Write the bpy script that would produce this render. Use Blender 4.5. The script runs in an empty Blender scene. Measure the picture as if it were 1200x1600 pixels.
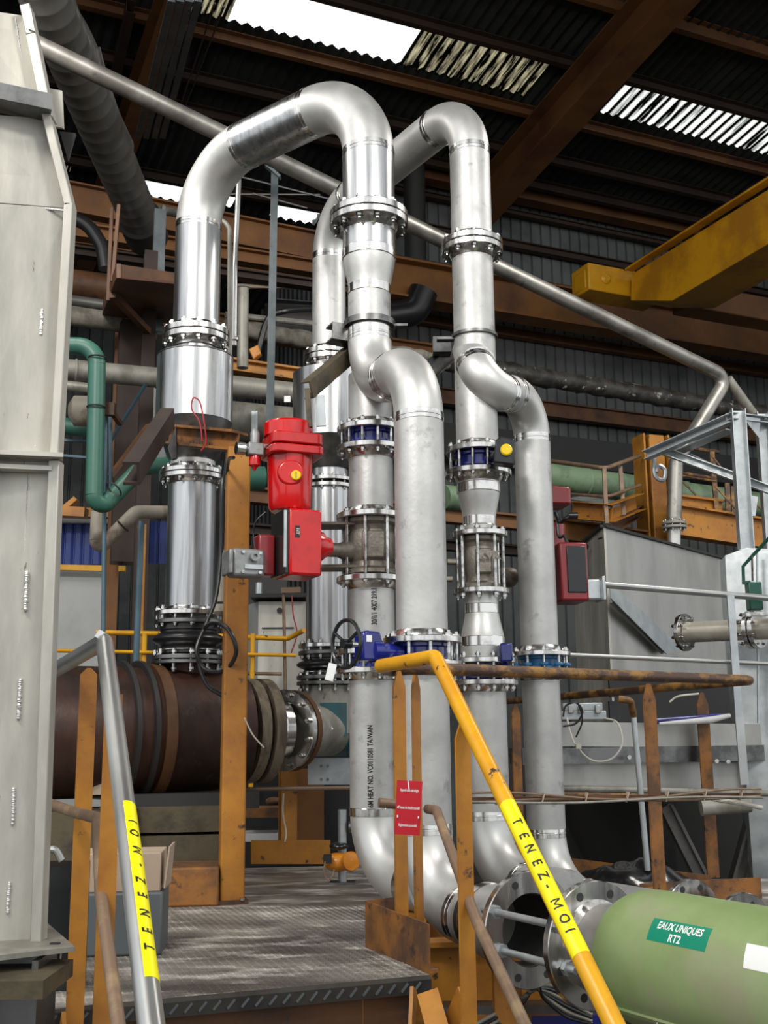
import bpy, math, random
from mathutils import Vector as V, Matrix
random.seed(7)
C = bpy.context.scene.collection
PI = math.pi

# ---------------------------------------------------------------- camera
EYE = V((0, 0, 1.64)); FPX = 1750.0
PITCH = math.radians(11.3); ROLL = -0.010
_f = V((0, math.cos(PITCH), math.sin(PITCH))); _u0 = V((0, -math.sin(PITCH), math.cos(PITCH))); _r0 = V((1, 0, 0))
CR = _r0*math.cos(ROLL) + _u0*math.sin(ROLL)
CU = _u0*math.cos(ROLL) - _r0*math.sin(ROLL)
cam_data = bpy.data.cameras.new('camera'); cam = bpy.data.objects.new('camera', cam_data); C.objects.link(cam)
cam_data.sensor_fit = 'VERTICAL'; cam_data.sensor_height = 36.0; cam_data.sensor_width = 27.0
cam_data.lens = FPX/1600*36.0
cam_data.clip_start = 0.05; cam_data.clip_end = 200
M = Matrix((CR, CU, -_f)).transposed().to_4x4(); M.translation = EYE
cam.matrix_world = M
bpy.context.scene.camera = cam

def ray(px, py):
    return (_f + CR*((px-600)/FPX) + CU*((800-py)/FPX))
def P(px, py, Y):            # point seen at a photo position, on the upright plane at distance Y
    d = ray(px, py); return EYE + d*(Y/d.y)
def PZ(px, py, z):
    d = ray(px, py); return EYE + d*((z-EYE.z)/d.z)
def PPL(px, py, o, n):
    d = ray(px, py); return EYE + d*((o-EYE).dot(n)/d.dot(n))
def proj(p):
    d = p-EYE; w = d.dot(_f); return (600+FPX*d.dot(CR)/w, 800-FPX*d.dot(CU)/w)
def col_z(X, Y, py):         # height on the upright line (X, Y) that shows at photo row py
    lo, hi = -5.0, 20.0
    for _ in range(50):
        m = (lo+hi)/2
        if proj(V((X, Y, m)))[1] > py: lo = m
        else: hi = m
    return (lo+hi)/2

# ---------------------------------------------------------------- world, light, exposure
sc = bpy.context.scene
sc.view_settings.view_transform = 'Standard'; sc.view_settings.look = 'None'
sc.view_settings.exposure = 0.0; sc.view_settings.gamma = 1.0
sc.view_settings.use_curve_mapping = False
w = bpy.data.worlds.new('daylight'); sc.world = w; w.use_nodes = True
bg = w.node_tree.nodes['Background']; bg.inputs[0].default_value = (0.95, 0.98, 1.0, 1); bg.inputs[1].default_value = 1.2

def area_light(name, loc, target, sx, sy, power, col=(1, 0.96, 0.9)):
    l = bpy.data.lights.new(name, 'AREA'); l.shape = 'RECTANGLE'; l.size = sx; l.size_y = sy; l.energy = power; l.color = col
    o = bpy.data.objects.new(name, l); C.objects.link(o); o.location = loc
    o.rotation_euler = (V(target)-V(loc)).to_track_quat('-Z', 'Y').to_euler(); return o
area_light('hall_fill_light', (-2.6, 0.6, 6.6), (-0.2, 5.6, 2.2), 1.6, 0.7, 260)  # added fill lights above the viewer, not fixtures of the hall
area_light('hall_fill_light', (3.0, 0.2, 6.8), (1.0, 5.8, 2.0), 1.6, 0.7, 150)
area_light('bay_fill_light', (3.6, 6.6, 6.6), (2.8, 9.5, 2.0), 1.4, 0.6, 130)  # added fill lights over the background, without any visible fixture
area_light('bay_fill_light', (-2.4, 5.8, 6.2), (-1.9, 9.0, 1.8), 1.2, 0.6, 45)

# ---------------------------------------------------------------- materials
MATS = {}
def mat(name, base, metal=0.0, rough=0.5, c2=None, ns=4.0, lo=0.45, hi=0.6, stretch=(1, 1, 1), bump=0.0, bs=40.0,
        rvar=0.0, coat=0.0, c3=None, ns3=18.0, lo3=0.62, hi3=0.7, emit=None, detail=6.0, bstretch=None):
    m = bpy.data.materials.new(name); m.use_nodes = True; nt = m.node_tree; N = nt.nodes; L = nt.links
    b = N['Principled BSDF']; b.inputs['Metallic'].default_value = metal; b.inputs['Roughness'].default_value = rough
    b.inputs['Base Color'].default_value = (*base, 1)
    if coat: b.inputs['Coat Weight'].default_value = coat; b.inputs['Coat Roughness'].default_value = 0.1
    tc = N.new('ShaderNodeTexCoord'); mp = N.new('ShaderNodeMapping'); mp.inputs['Scale'].default_value = stretch
    L.new(tc.outputs['Object'], mp.inputs[0])
    cur = None
    def layer(colA_socket, colA, colB, scale, l, h):
        n = N.new('ShaderNodeTexNoise'); n.inputs['Scale'].default_value = scale; n.inputs['Detail'].default_value = detail
        n.inputs['Roughness'].default_value = 0.62
        L.new(mp.outputs[0], n.inputs['Vector'])
        r = N.new('ShaderNodeMapRange'); r.inputs[1].default_value = l; r.inputs[2].default_value = h
        L.new(n.outputs['Fac'], r.inputs[0])
        mx = N.new('ShaderNodeMix'); mx.data_type = 'RGBA'
        L.new(r.outputs[0], mx.inputs[0])
        if colA_socket: L.new(colA_socket, mx.inputs[6])
        else: mx.inputs[6].default_value = (*colA, 1)
        mx.inputs[7].default_value = (*colB, 1)
        return mx.outputs[2], r.outputs[0]
    if c2: cur, fac = layer(None, base, c2, ns, lo, hi)
    if c3: cur, _ = layer(cur, base, c3, ns3, lo3, hi3)
    if cur: L.new(cur, b.inputs['Base Color'])
    if rvar:
        n = N.new('ShaderNodeTexNoise'); n.inputs['Scale'].default_value = ns*1.7; n.inputs['Detail'].default_value = 5
        L.new(mp.outputs[0], n.inputs['Vector'])
        r = N.new('ShaderNodeMapRange'); r.inputs[1].default_value = 0.3; r.inputs[2].default_value = 0.7
        r.inputs[3].default_value = max(0.03, rough-rvar); r.inputs[4].default_value = min(1, rough+rvar)
        L.new(n.outputs['Fac'], r.inputs[0]); L.new(r.outputs[0], b.inputs['Roughness'])
    if bump:
        n = N.new('ShaderNodeTexNoise'); n.inputs['Scale'].default_value = bs; n.inputs['Detail'].default_value = 4
        if bstretch:
            m2 = N.new('ShaderNodeMapping'); m2.inputs['Scale'].default_value = bstretch
            L.new(tc.outputs['Object'], m2.inputs[0]); L.new(m2.outputs[0], n.inputs['Vector'])
        else: L.new(mp.outputs[0], n.inputs['Vector'])
        bp = N.new('ShaderNodeBump'); bp.inputs['Strength'].default_value = bump; bp.inputs['Distance'].default_value = 0.01
        L.new(n.outputs['Fac'], bp.inputs['Height']); L.new(bp.outputs[0], b.inputs['Normal'])
    MATS[name] = m; return m

mat('steel_polished', (0.50, 0.505, 0.51), 1.0, 0.31, c2=(0.36, 0.36, 0.37), ns=3, stretch=(9, 9, 0.4), rvar=0.06)
mat('steel_matte', (0.57, 0.57, 0.555), 0.62, 0.50, c2=(0.44, 0.44, 0.43), ns=4, lo=0.38, hi=0.66, c3=(0.22, 0.22, 0.21), ns3=9, lo3=0.60, hi3=0.76, detail=10, rvar=0.08, bump=0.10, bs=45)
mat('steel_satin', (0.62, 0.62, 0.60), 0.72, 0.46, c2=(0.52, 0.52, 0.50), ns=3, rvar=0.06, bump=0.03, bs=120)
mat('steel_weld', (0.72, 0.71, 0.69), 1.0, 0.20, c2=(0.52, 0.50, 0.48), ns=9, lo=0.5, hi=0.62)
mat('steel_flange', (0.72, 0.71, 0.69), 1.0, 0.22, c2=(0.42, 0.41, 0.40), ns=9, stretch=(1.5, 1.5, 0.3), rvar=0.08)
mat('steel_dark', (0.22, 0.22, 0.215), 1.0, 0.38, c2=(0.12, 0.12, 0.12), ns=6)
mat('bolt_steel', (0.62, 0.62, 0.60), 1.0, 0.25, c2=(0.3, 0.3, 0.29), ns=30)
mat('hole_shade', (0.05, 0.05, 0.05), 0.6, 0.5)  # near-black that puts the shade inside openings into the colour
mat('tank_steel', (0.47, 0.465, 0.44), 0.85, 0.45, c2=(0.39, 0.385, 0.365), ns=1.8, stretch=(1.5, 1.5, 0.5), rvar=0.07, bump=0.05, bs=8)
mat('panel_steel', (0.56, 0.54, 0.475), 0.35, 0.5, c2=(0.33, 0.32, 0.285), ns=2.2, lo=0.38, hi=0.64, stretch=(2, 2, 0.5), c3=(0.16, 0.12, 0.08), ns3=24, lo3=0.68, hi3=0.73, bump=0.12, bs=12)
mat('galvanised', (0.50, 0.53, 0.54), 0.7, 0.42, c2=(0.40, 0.43, 0.44), ns=9, lo=0.4, hi=0.6, rvar=0.08)
mat('rail_galvanised', (0.50, 0.51, 0.50), 0.9, 0.36, c2=(0.45, 0.45, 0.44), ns=3, rvar=0.05)
mat('cast_valve', (0.26, 0.235, 0.20), 0.75, 0.5, c2=(0.18, 0.16, 0.13), ns=7, bump=0.3, bs=60)
mat('grey_cast', (0.27, 0.28, 0.28), 0.5, 0.5, c2=(0.18, 0.18, 0.18), ns=12, bump=0.1)
mat('red_paint', (0.56, 0.002, 0.003), 0.0, 0.24, c2=(0.42, 0.002, 0.003), ns=6, coat=0.4, bump=0.05, bs=30)
mat('dark_red_paint', (0.22, 0.008, 0.012), 0.0, 0.32, coat=0.3)
mat('blue_paint', (0.008, 0.016, 0.22), 0.0, 0.25, c2=(0.006, 0.012, 0.14), ns=8, coat=0.5)
mat('light_blue_paint', (0.03, 0.17, 0.36), 0.0, 0.35, c2=(0.02, 0.12, 0.28), ns=12)
mat('yellow_paint', (0.72, 0.36, 0.006), 0.0, 0.35, c2=(0.62, 0.28, 0.008), ns=4, c3=(0.07, 0.035, 0.015), ns3=16, lo3=0.655, hi3=0.68, bump=0.05)
mat('yellow_tape', (0.90, 0.80, 0.0), 0.0, 0.4)
mat('ochre_paint', (0.44, 0.185, 0.016), 0.0, 0.5, c2=(0.25, 0.088, 0.014), ns=3.0, lo=0.38, hi=0.66, c3=(0.05, 0.026, 0.014), ns3=16, lo3=0.62, hi3=0.69, bump=0.12, bs=30)
mat('ochre_worn', (0.29, 0.115, 0.022), 0.0, 0.6, c2=(0.10, 0.048, 0.022), ns=5, lo=0.40, hi=0.60, c3=(0.04, 0.025, 0.018), ns3=14, lo3=0.58, hi3=0.68, bump=0.2)
mat('ochre_girder', (0.20, 0.080, 0.012), 0.0, 0.6, c2=(0.085, 0.028, 0.008), ns=1.4, lo=0.35, hi=0.7)
mat('crane_yellow', (0.66, 0.32, 0.006), 0.0, 0.45, c2=(0.42, 0.18, 0.008), ns=1.2)
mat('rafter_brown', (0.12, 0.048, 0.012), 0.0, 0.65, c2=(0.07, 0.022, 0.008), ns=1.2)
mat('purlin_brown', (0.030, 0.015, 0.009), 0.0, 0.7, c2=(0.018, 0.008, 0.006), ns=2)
mat('rust_brown', (0.12, 0.050, 0.018), 0.1, 0.6, c2=(0.05, 0.022, 0.010), ns=3, lo=0.4, hi=0.65, c3=(0.03, 0.02, 0.016), ns3=11, lo3=0.6, hi3=0.7, bump=0.15)
mat('rust_pipe', (0.070, 0.030, 0.020), 0.35, 0.42, c2=(0.028, 0.016, 0.012), ns=3.4, stretch=(1, 1, 0.5), lo=0.36, hi=0.62, c3=(0.11, 0.085, 0.055), ns3=7, lo3=0.60, hi3=0.8, rvar=0.1, bump=0.12)
mat('rail_rust', (0.30, 0.15, 0.03), 0.1, 0.5, c2=(0.075, 0.040, 0.026), ns=8, stretch=(1, 1, 1.5), lo=0.42, hi=0.55, bump=0.25, bs=70)
mat('rail_brown', (0.20, 0.13, 0.085), 0.2, 0.5, c2=(0.30, 0.21, 0.12), ns=9, lo=0.5, hi=0.65, bump=0.15)
mat('green_header', (0.20, 0.285, 0.10), 0.0, 0.42, c2=(0.28, 0.37, 0.17), ns=3, lo=0.4, hi=0.7, c3=(0.31, 0.29, 0.20), ns3=3.5, lo3=0.50, hi3=0.75, rvar=0.08, bump=0.06, bs=20)
mat('green_pale', (0.18, 0.27, 0.16), 0.0, 0.5, c2=(0.12, 0.18, 0.11), ns=4, c3=(0.07, 0.08, 0.05), ns3=9, lo3=0.6, hi3=0.7)
mat('teal_paint', (0.035, 0.13, 0.095), 0.0, 0.42, c2=(0.05, 0.15, 0.11), ns=3, c3=(0.13, 0.16, 0.12), ns3=5, lo3=0.62, hi3=0.75)
mat('teal_patch', (0.02, 0.10, 0.12), 0.0, 0.4, c2=(0.03, 0.07, 0.07), ns=6)
mat('dark_green', (0.006, 0.07, 0.045), 0.0, 0.35)
mat('label_green', (0.0, 0.24, 0.14), 0.0, 0.4)
mat('white_print', (0.85, 0.86, 0.85), 0.0, 0.5)
mat('black_print', (0.012, 0.012, 0.012), 0.0, 0.5)
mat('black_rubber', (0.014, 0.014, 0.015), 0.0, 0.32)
mat('black_plastic', (0.012, 0.013, 0.014), 0.0, 0.25)
mat('bag_plastic', (0.010, 0.010, 0.011), 0.0, 0.2, bump=0.3, bs=14)
mat('duct_grey', (0.17, 0.165, 0.155), 0.55, 0.42, c2=(0.12, 0.115, 0.105), ns=2.5, rvar=0.1)
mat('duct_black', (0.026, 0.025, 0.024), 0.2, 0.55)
mat('lagging', (0.24, 0.22, 0.18), 0.0, 0.8, c2=(0.11, 0.10, 0.08), ns=6, lo=0.42, hi=0.6, bump=0.5, bs=18)
mat('lagging_dark', (0.055, 0.050, 0.044), 0.2, 0.5, c2=(0.022, 0.02, 0.018), ns=7, lo=0.42, hi=0.56, c3=(0.45, 0.44, 0.40), ns3=9, lo3=0.61, hi3=0.68, bump=0.6, bs=16)
mat('dirty_pipe', (0.30, 0.29, 0.25), 0.3, 0.5, c2=(0.19, 0.18, 0.15), ns=3, stretch=(2, 2, 1), c3=(0.08, 0.075, 0.06), ns3=8, lo3=0.64, hi3=0.75)
mat('cream_lagging', (0.36, 0.32, 0.26), 0.0, 0.55, c2=(0.18, 0.13, 0.09), ns=5, lo=0.5, hi=0.65, bump=0.2)
mat('steel_warm', (0.56, 0.53, 0.45), 0.5, 0.38, c2=(0.45, 0.42, 0.35), ns=5)
mat('dull_pipe', (0.34, 0.33, 0.30), 0.75, 0.42, c2=(0.20, 0.19, 0.17), ns=3, c3=(0.10, 0.095, 0.08), ns3=10, lo3=0.62, hi3=0.72)
mat('conduit_blue', (0.075, 0.14, 0.18), 0.1, 0.4, c2=(0.11, 0.18, 0.22), ns=3)
mat('conduit_dark', (0.02, 0.04, 0.055), 0.1, 0.4)
mat('bar_grey', (0.10, 0.12, 0.125), 0.2, 0.5, c2=(0.14, 0.16, 0.17), ns=5)
mat('cladding_grey', (0.115, 0.122, 0.120), 0.1, 0.6, c2=(0.065, 0.070, 0.070), ns=0.9)
mat('cladding_blue', (0.012, 0.035, 0.20), 0.0, 0.5, c2=(0.01, 0.028, 0.15), ns=2)
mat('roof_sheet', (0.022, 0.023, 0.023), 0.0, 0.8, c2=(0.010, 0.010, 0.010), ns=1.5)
mat('panel_grey', (0.42, 0.43, 0.42), 0.0, 0.6, c2=(0.36, 0.36, 0.35), ns=1.5)
mat('concrete', (0.075, 0.07, 0.062), 0.0, 0.8, c2=(0.035, 0.032, 0.028), ns=1.2, bump=0.3)
mat('plate_floor', (0.31, 0.285, 0.25), 0.3, 0.5, c2=(0.10, 0.088, 0.078), ns=1.7, lo=0.38, hi=0.62, stretch=(.7, 1.6, 1), c3=(0.70, 0.66, 0.60), ns3=5.0, lo3=0.50, hi3=0.70, rvar=0.12)
mat('plate_edge', (0.05, 0.045, 0.04), 0.5, 0.5, c2=(0.03, 0.027, 0.025), ns=6)
mat('olive_steel', (0.095, 0.075, 0.042), 0.2, 0.6, c2=(0.04, 0.032, 0.024), ns=4, bump=0.2)
mat('cardboard', (0.40, 0.31, 0.23), 0.0, 0.8, c2=(0.36, 0.27, 0.20), ns=2)
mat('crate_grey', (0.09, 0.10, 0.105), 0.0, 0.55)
mat('orange_cast', (0.62, 0.22, 0.012), 0.0, 0.4, c2=(0.45, 0.15, 0.01), ns=7, coat=0.2)
mat('white_cable', (0.55, 0.53, 0.46), 0.0, 0.5)
mat('red_cable', (0.35, 0.02, 0.03), 0.0, 0.4)
mat('white_bag', (0.6, 0.6, 0.6), 0.0, 0.5, bump=0.3, bs=20)
mat('sign_red', (0.50, 0.006, 0.018), 0.0, 0.4)
mat('old_wood', (0.20, 0.16, 0.11), 0.0, 0.7, c2=(0.11, 0.08, 0.055), ns=5, stretch=(3, 3, 0.5), bump=0.3)
mat('yellow_plastic', (0.80, 0.55, 0.0), 0.0, 0.35)

# skylight sheets: daylight through clear or dirty ribbed plastic
def skylight_mat(name, lo, hi, stretch, tint=(0.95, 0.95, 0.9), dark=(0.010, 0.010, 0.008), angle=0.0, scale=3.0, rib=False):
    m = bpy.data.materials.new(name); m.use_nodes = True; nt = m.node_tree; N = nt.nodes; L = nt.links
    out = N['Material Output']; N.remove(N['Principled BSDF'])
    tr = N.new('ShaderNodeBsdfTransparent'); tr.inputs[0].default_value = (*tint, 1)
    di = N.new('ShaderNodeBsdfDiffuse'); di.inputs[0].default_value = (*dark, 1)
    tc = N.new('ShaderNodeTexCoord'); rt = N.new('ShaderNodeMapping'); rt.inputs['Rotation'].default_value = (0, 0, angle)
    mp = N.new('ShaderNodeMapping'); mp.inputs['Scale'].default_value = stretch
    L.new(tc.outputs['Object'], rt.inputs[0]); L.new(rt.outputs[0], mp.inputs[0])
    n = N.new('ShaderNodeTexNoise'); n.inputs['Scale'].default_value = scale; n.inputs['Detail'].default_value = 7
    L.new(mp.outputs[0], n.inputs['Vector'])
    r = N.new('ShaderNodeMapRange'); r.inputs[1].default_value = lo; r.inputs[2].default_value = hi
    L.new(n.outputs['Fac'], r.inputs[0])
    fac = r.outputs[0]
    if rib:                                   # dark line painted along every rib as corrugation shading
        sp = N.new('ShaderNodeSeparateXYZ'); L.new(rt.outputs[0], sp.inputs[0])
        m1 = N.new('ShaderNodeMath'); m1.operation = 'MULTIPLY'; m1.inputs[1].default_value = 2*PI/(0.137*18/14); L.new(sp.outputs[0], m1.inputs[0])
        m2 = N.new('ShaderNodeMath'); m2.operation = 'SINE'; L.new(m1.outputs[0], m2.inputs[0])
        m3 = N.new('ShaderNodeMapRange'); m3.inputs[1].default_value = 0.45; m3.inputs[2].default_value = 0.85; L.new(m2.outputs[0], m3.inputs[0])
        m4 = N.new('ShaderNodeMath'); m4.operation = 'MAXIMUM'; L.new(m3.outputs[0], m4.inputs[0]); L.new(fac, m4.inputs[1]); fac = m4.outputs[0]
    mx = N.new('ShaderNodeMixShader'); L.new(fac, mx.inputs[0]); L.new(tr.outputs[0], mx.inputs[1]); L.new(di.outputs[0], mx.inputs[2])
    L.new(mx.outputs[0], out.inputs[0]); MATS[name] = m; return m
BA = math.radians(24)
skylight_mat('skylight_clear', 0.80, 0.95, (1, 1, 1), tint=(1, 1, 1))
skylight_mat('skylight_dirty', 0.28, 0.60, (7.0, 0.9, 0.9), tint=(0.55, 0.48, 0.30), angle=-BA, rib=True)
skylight_mat('skylight_streaked', 0.48, 0.62, (3.6, 0.30, 0.3), angle=-BA, rib=True)

# ---------------------------------------------------------------- mesh builder
def frame(axis, hint=None):
    a = V(axis).normalized()
    h = V(hint) if hint else (V((0, 0, 1)) if abs(a.z) < 0.95 else V((0, 1, 0)))
    x = h.cross(a)
    if x.length < 1e-5: h = V((1, 0, 0)); x = h.cross(a)
    x.normalize(); y = a.cross(x); return x, y, a     # y is as near the hint as can be

class MB:
    def __init__(s): s.v = []; s.f = []
    def add(s, vs, fs):
        o = len(s.v); s.v += [V(p) for p in vs]; s.f += [tuple(i+o for i in q) for q in fs]; return s
    def box(s, c, size, R=None):
        c = V(c); hx, hy, hz = size[0]/2, size[1]/2, size[2]/2
        vs = [V((x, y, z)) for z in (-hz, hz) for y in (-hy, hy) for x in (-hx, hx)]
        if R: vs = [R @ p for p in vs]
        return s.add([c+p for p in vs], [(0, 2, 3, 1), (4, 5, 7, 6), (0, 1, 5, 4), (2, 6, 7, 3), (0, 4, 6, 2), (1, 3, 7, 5)])
    def beam(s, p, q, w, h, hint=None):        # w sideways, h along the hint (up)
        p, q = V(p), V(q); x, y, a = frame(q-p, hint)
        R = Matrix((x, y, a)).transposed()
        return s.box((p+q)/2, (w, h, (q-p).length), R)
    def ibeam(s, p, q, w, h, t=0.02, hint=None):
        p, q = V(p), V(q); x, y, a = frame(q-p, hint)
        s.beam(p+y*(h/2-t/2), q+y*(h/2-t/2), w, t, hint); s.beam(p-y*(h/2-t/2), q-y*(h/2-t/2), w, t, hint)
        return s.beam(p, q, t*0.8, h-2*t, hint)
    def channel(s, p, q, w, h, t=0.008, hint=None, side=1):   # web on one side
        p, q = V(p), V(q); x, y, a = frame(q-p, hint)
        s.beam(p+y*(h/2-t/2), q+y*(h/2-t/2), w, t, hint); s.beam(p-y*(h/2-t/2), q-y*(h/2-t/2), w, t, hint)
        return s.beam(p+x*side*(w/2-t/2), q+x*side*(w/2-t/2), t, h-2*t, hint)
    def angle(s, p, q, w, t=0.006, hint=None, side=1):
        p, q = V(p), V(q); x, y, a = frame(q-p, hint)
        s.beam(p+y*(w/2-t/2), q+y*(w/2-t/2), w, t, hint)
        return s.beam(p+x*side*(w/2-t/2)-y*t/2, q+x*side*(w/2-t/2)-y*t/2, t, w-t, hint)
    def tube(s, path, r, n=20, caps=True, taper=None, close=False):
        path = [V(p) for p in path]; m = len(path)
        rs = r if isinstance(r, (list, tuple)) else [r]*m
        T = []
        for i in range(m):
            a = path[max(i-1, 0)]; b = path[min(i+1, m-1)]
            if close: a = path[(i-1) % m]; b = path[(i+1) % m]
            T.append((b-a).normalized())
        x, y, _ = frame(T[0]); vs = []
        for i in range(m):
            t = T[i]; x = (x - t*x.dot(t)).normalized(); y = t.cross(x)
            for k in range(n):
                an = 2*PI*k/n; vs.append(path[i]+(x*math.cos(an)+y*math.sin(an))*rs[i])
        fs = []
        for i in range(m if close else m-1):
            j = (i+1) % m
            for k in range(n):
                k2 = (k+1) % n; fs.append((i*n+k, i*n+k2, j*n+k2, j*n+k))
        if caps and not close:
            fs.append(tuple(range(n))[::-1]); fs.append(tuple((m-1)*n+k for k in range(n)))
        return s.add(vs, fs)
    def lathe(s, prof, o, axis, n=32, hint=None, sx=1.0):     # prof: (radius, distance along axis); closed if first == last
        x, y, a = frame(axis, hint); o = V(o); m = len(prof); vs = []
        for r, t in prof:
            for k in range(n):
                an = 2*PI*k/n; vs.append(o + a*t + (x*math.cos(an)*sx + y*math.sin(an))*r)
        fs = []
        for i in range(m-1):
            for k in range(n):
                k2 = (k+1) % n; fs.append((i*n+k, i*n+k2, (i+1)*n+k2, (i+1)*n+k))
        if prof[0] != prof[-1]:
            fs.append(tuple(range(n))[::-1]); fs.append(tuple((m-1)*n+k for k in range(n)))
        return s.add(vs, fs)
    def ring(s, o, axis, r, w=0.02, t=0.006, n=32):           # band around a pipe
        return s.lathe([(r, -w/2), (r+t, -w/2+t), (r+t, w/2-t), (r, w/2), (r, -w/2)], o, axis, n)
    def prism(s, pts, ext):                                   # planar polygon extruded by a vector
        pts = [V(p) for p in pts]; e = V(ext); m = len(pts)
        fs = [tuple(range(m))[::-1], tuple(range(m, 2*m))] + [(i, (i+1) % m, m+(i+1) % m, m+i) for i in range(m)]
        return s.add(pts+[p+e for p in pts], fs)
    def ball(s, c, r, sx=1, sy=1, sz=1, n=16, m=10):
        c = V(c); vs = []
        for i in range(m+1):
            th = PI*i/m
            for k in range(n):
                ph = 2*PI*k/n; vs.append(c+V((r*sx*math.sin(th)*math.cos(ph), r*sy*math.sin(th)*math.sin(ph), r*sz*math.cos(th))))
        return s.add(vs, [(i*n+k, (i+1)*n+k, (i+1)*n+(k+1) % n, i*n+(k+1) % n) for i in range(m) for k in range(n)])
    def hexrod(s, o, axis, r, l):
        return s.lathe([(r, 0), (r, l)], o, axis, 6)
    def build(s, name, material, parent=None, bevel=0.0, smooth=True, label=None, ang=35, seg=2):
        me = bpy.data.meshes.new(name); b = wloc(parent)
        me.from_pydata([tuple(p-b) for p in s.v], [], s.f); me.update()
        import bmesh
        bm = bmesh.new(); bm.from_mesh(me); bmesh.ops.recalc_face_normals(bm, faces=bm.faces); bm.to_mesh(me); bm.free()
        if smooth:
            me.shade_smooth(); me.set_sharp_from_angle(angle=math.radians(ang))
        o = bpy.data.objects.new(name, me); C.objects.link(o); me.materials.append(MATS[material])
        if parent: o.parent = parent
        if bevel:
            md = o.modifiers.new('bevel', 'BEVEL'); md.width = bevel; md.segments = seg; md.limit_method = 'ANGLE'; md.angle_limit = math.radians(40)
        if label: o['label'] = label
        return o
def wloc(o):
    t = V((0, 0, 0))
    while o: t += o.location; o = o.parent
    return t
def tag(o, label, cat, group=None, kind=None):
    if label: o['label'] = label
    if cat: o['category'] = cat
    if group: o['group'] = group
    if kind: o['kind'] = kind
    return o
def thing(name, label, cat, loc, group=None):
    o = bpy.data.objects.new(name, None); C.objects.link(o); o.location = V(loc); o.empty_display_size = 0.1
    return tag(o, label, cat, group)
def one(mb, name, material, label, cat, group=None, bevel=0.0, smooth=True, ang=35):     # a thing that is one mesh, origin at its base
    xs = [p.x for p in mb.v]; ys = [p.y for p in mb.v]; zs = [p.z for p in mb.v]
    b = V(((min(xs)+max(xs))/2, (min(ys)+max(ys))/2, min(zs)))
    mb.v = [p-b for p in mb.v]
    o = mb.build(name, material, None, bevel, smooth, None, ang); o.location = b
    return tag(o, label, cat, group)
def struct(mb, name, material, smooth=True, ang=35, bevel=0):
    o = mb.build(name, material, None, bevel, smooth, None, ang); o['kind'] = 'structure'; return o

def fillet(pts, R, n=14):
    """corner polyline -> list of ('pipe'|'elbow', [points])"""
    pts = [V(p) for p in pts]; Rs = R if isinstance(R, (list, tuple)) else [R]*(len(pts)-2)
    out = []; cur = pts[0]
    for i in range(1, len(pts)-1):
        a = (pts[i-1]-pts[i]).normalized(); b = (pts[i+1]-pts[i]).normalized()
        ang = a.angle(b); t = Rs[i-1]/math.tan(ang/2)
        p0 = pts[i]+a*t; p1 = pts[i]+b*t
        bis = (a+b).normalized(); ctr = pts[i]+bis*(Rs[i-1]/math.sin(ang/2))
        out.append(('pipe', [cur, p0]))
        u = (p0-ctr); w_ = (p1-ctr); tot = u.angle(w_); ax = u.cross(w_).normalized(); arc = []
        for k in range(n+1):
            arc.append(ctr + Matrix.Rotation(tot*k/n, 3, ax) @ u)
        out.append(('elbow', arc)); cur = p1
    out.append(('pipe', [cur, pts[-1]])); return out
def smooth_path(pts, R, n=10):
    o = []
    for k, seg in fillet(pts, R, n):
        for p in seg:
            if not o or (p-o[-1]).length > 1e-4: o.append(p)
    return o
def spline(pts, n=10):
    pts = [V(p) for p in pts]; q = [pts[0]*2-pts[1]]+pts+[pts[-1]*2-pts[-2]]; o = []
    for i in range(1, len(q)-2):
        a, b, c, d = q[i-1], q[i], q[i+1], q[i+2]
        for k in range(n):
            t = k/n; o.append(0.5*((2*b)+(c-a)*t+(2*a-5*b+4*c-d)*t*t+(3*b-a-3*c+d)*t**3))
    o.append(pts[-1]); return o
def run(root, pts, R, r, pm='steel_matte', em='steel_satin', weld='steel_weld', n=40):
    """pipe with elbows: each straight, each elbow and each weld seam its own part"""
    segs = fillet(pts, R, 16); 
    for k, s_ in segs:
        if (s_[0]-s_[-1]).length < 0.004: continue
        MB().tube(s_, r, n).build(k, pm if k == 'pipe' else em, root)
    if weld:
        for k, s_ in segs:
            if k != 'elbow': continue
            for p, q in ((s_[0], s_[1]), (s_[-1], s_[-2])):
                ax = (q-p).normalized()
                MB().lathe([(r, -0.022), (r+0.0010, -0.021), (r+0.0012, -0.004), (r+0.0032, -0.0025), (r+0.0032, 0.0025), (r+0.0012, 0.004), (r+0.0010, 0.021), (r, 0.022), (r, -0.022)], p, ax, n).build('weld_seam', weld, root)
BOLT = {}
def bolt_mesh(l, s):
    key = (round(l, 3), round(s, 4))
    if key not in BOLT:
        m = MB(); m.hexrod((0, 0, -l/2-s*0.9), (0, 0, 1), s, s*0.9); m.hexrod((0, 0, l/2), (0, 0, 1), s, s*0.9)
        m.lathe([(s*0.55, -l/2-s*1.6), (s*0.55, l/2+s*1.6)], (0, 0, 0), (0, 0, 1), 8)
        me = bpy.data.meshes.new('bolt'); me.from_pydata([tuple(p) for p in m.v], [], m.f); me.materials.append(MATS['bolt_steel'])
        BOLT[key] = me
    return BOLT[key]
def bolts(par, o, axis, R, n, l, s=0.014, a0=0.0, off=0.0):
    x, y, a = frame(axis); base = wloc(par); q = a.to_track_quat('Z', 'Y').to_euler()
    for k in range(n):
        an = a0+2*PI*(k+0.5)/n
        b = bpy.data.objects.new('bolt', bolt_mesh(l, s)); C.objects.link(b); b.parent = par
        b.location = V(o)+a*off+(x*math.cos(an)+y*math.sin(an))*R-base; b.rotation_euler = q
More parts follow.
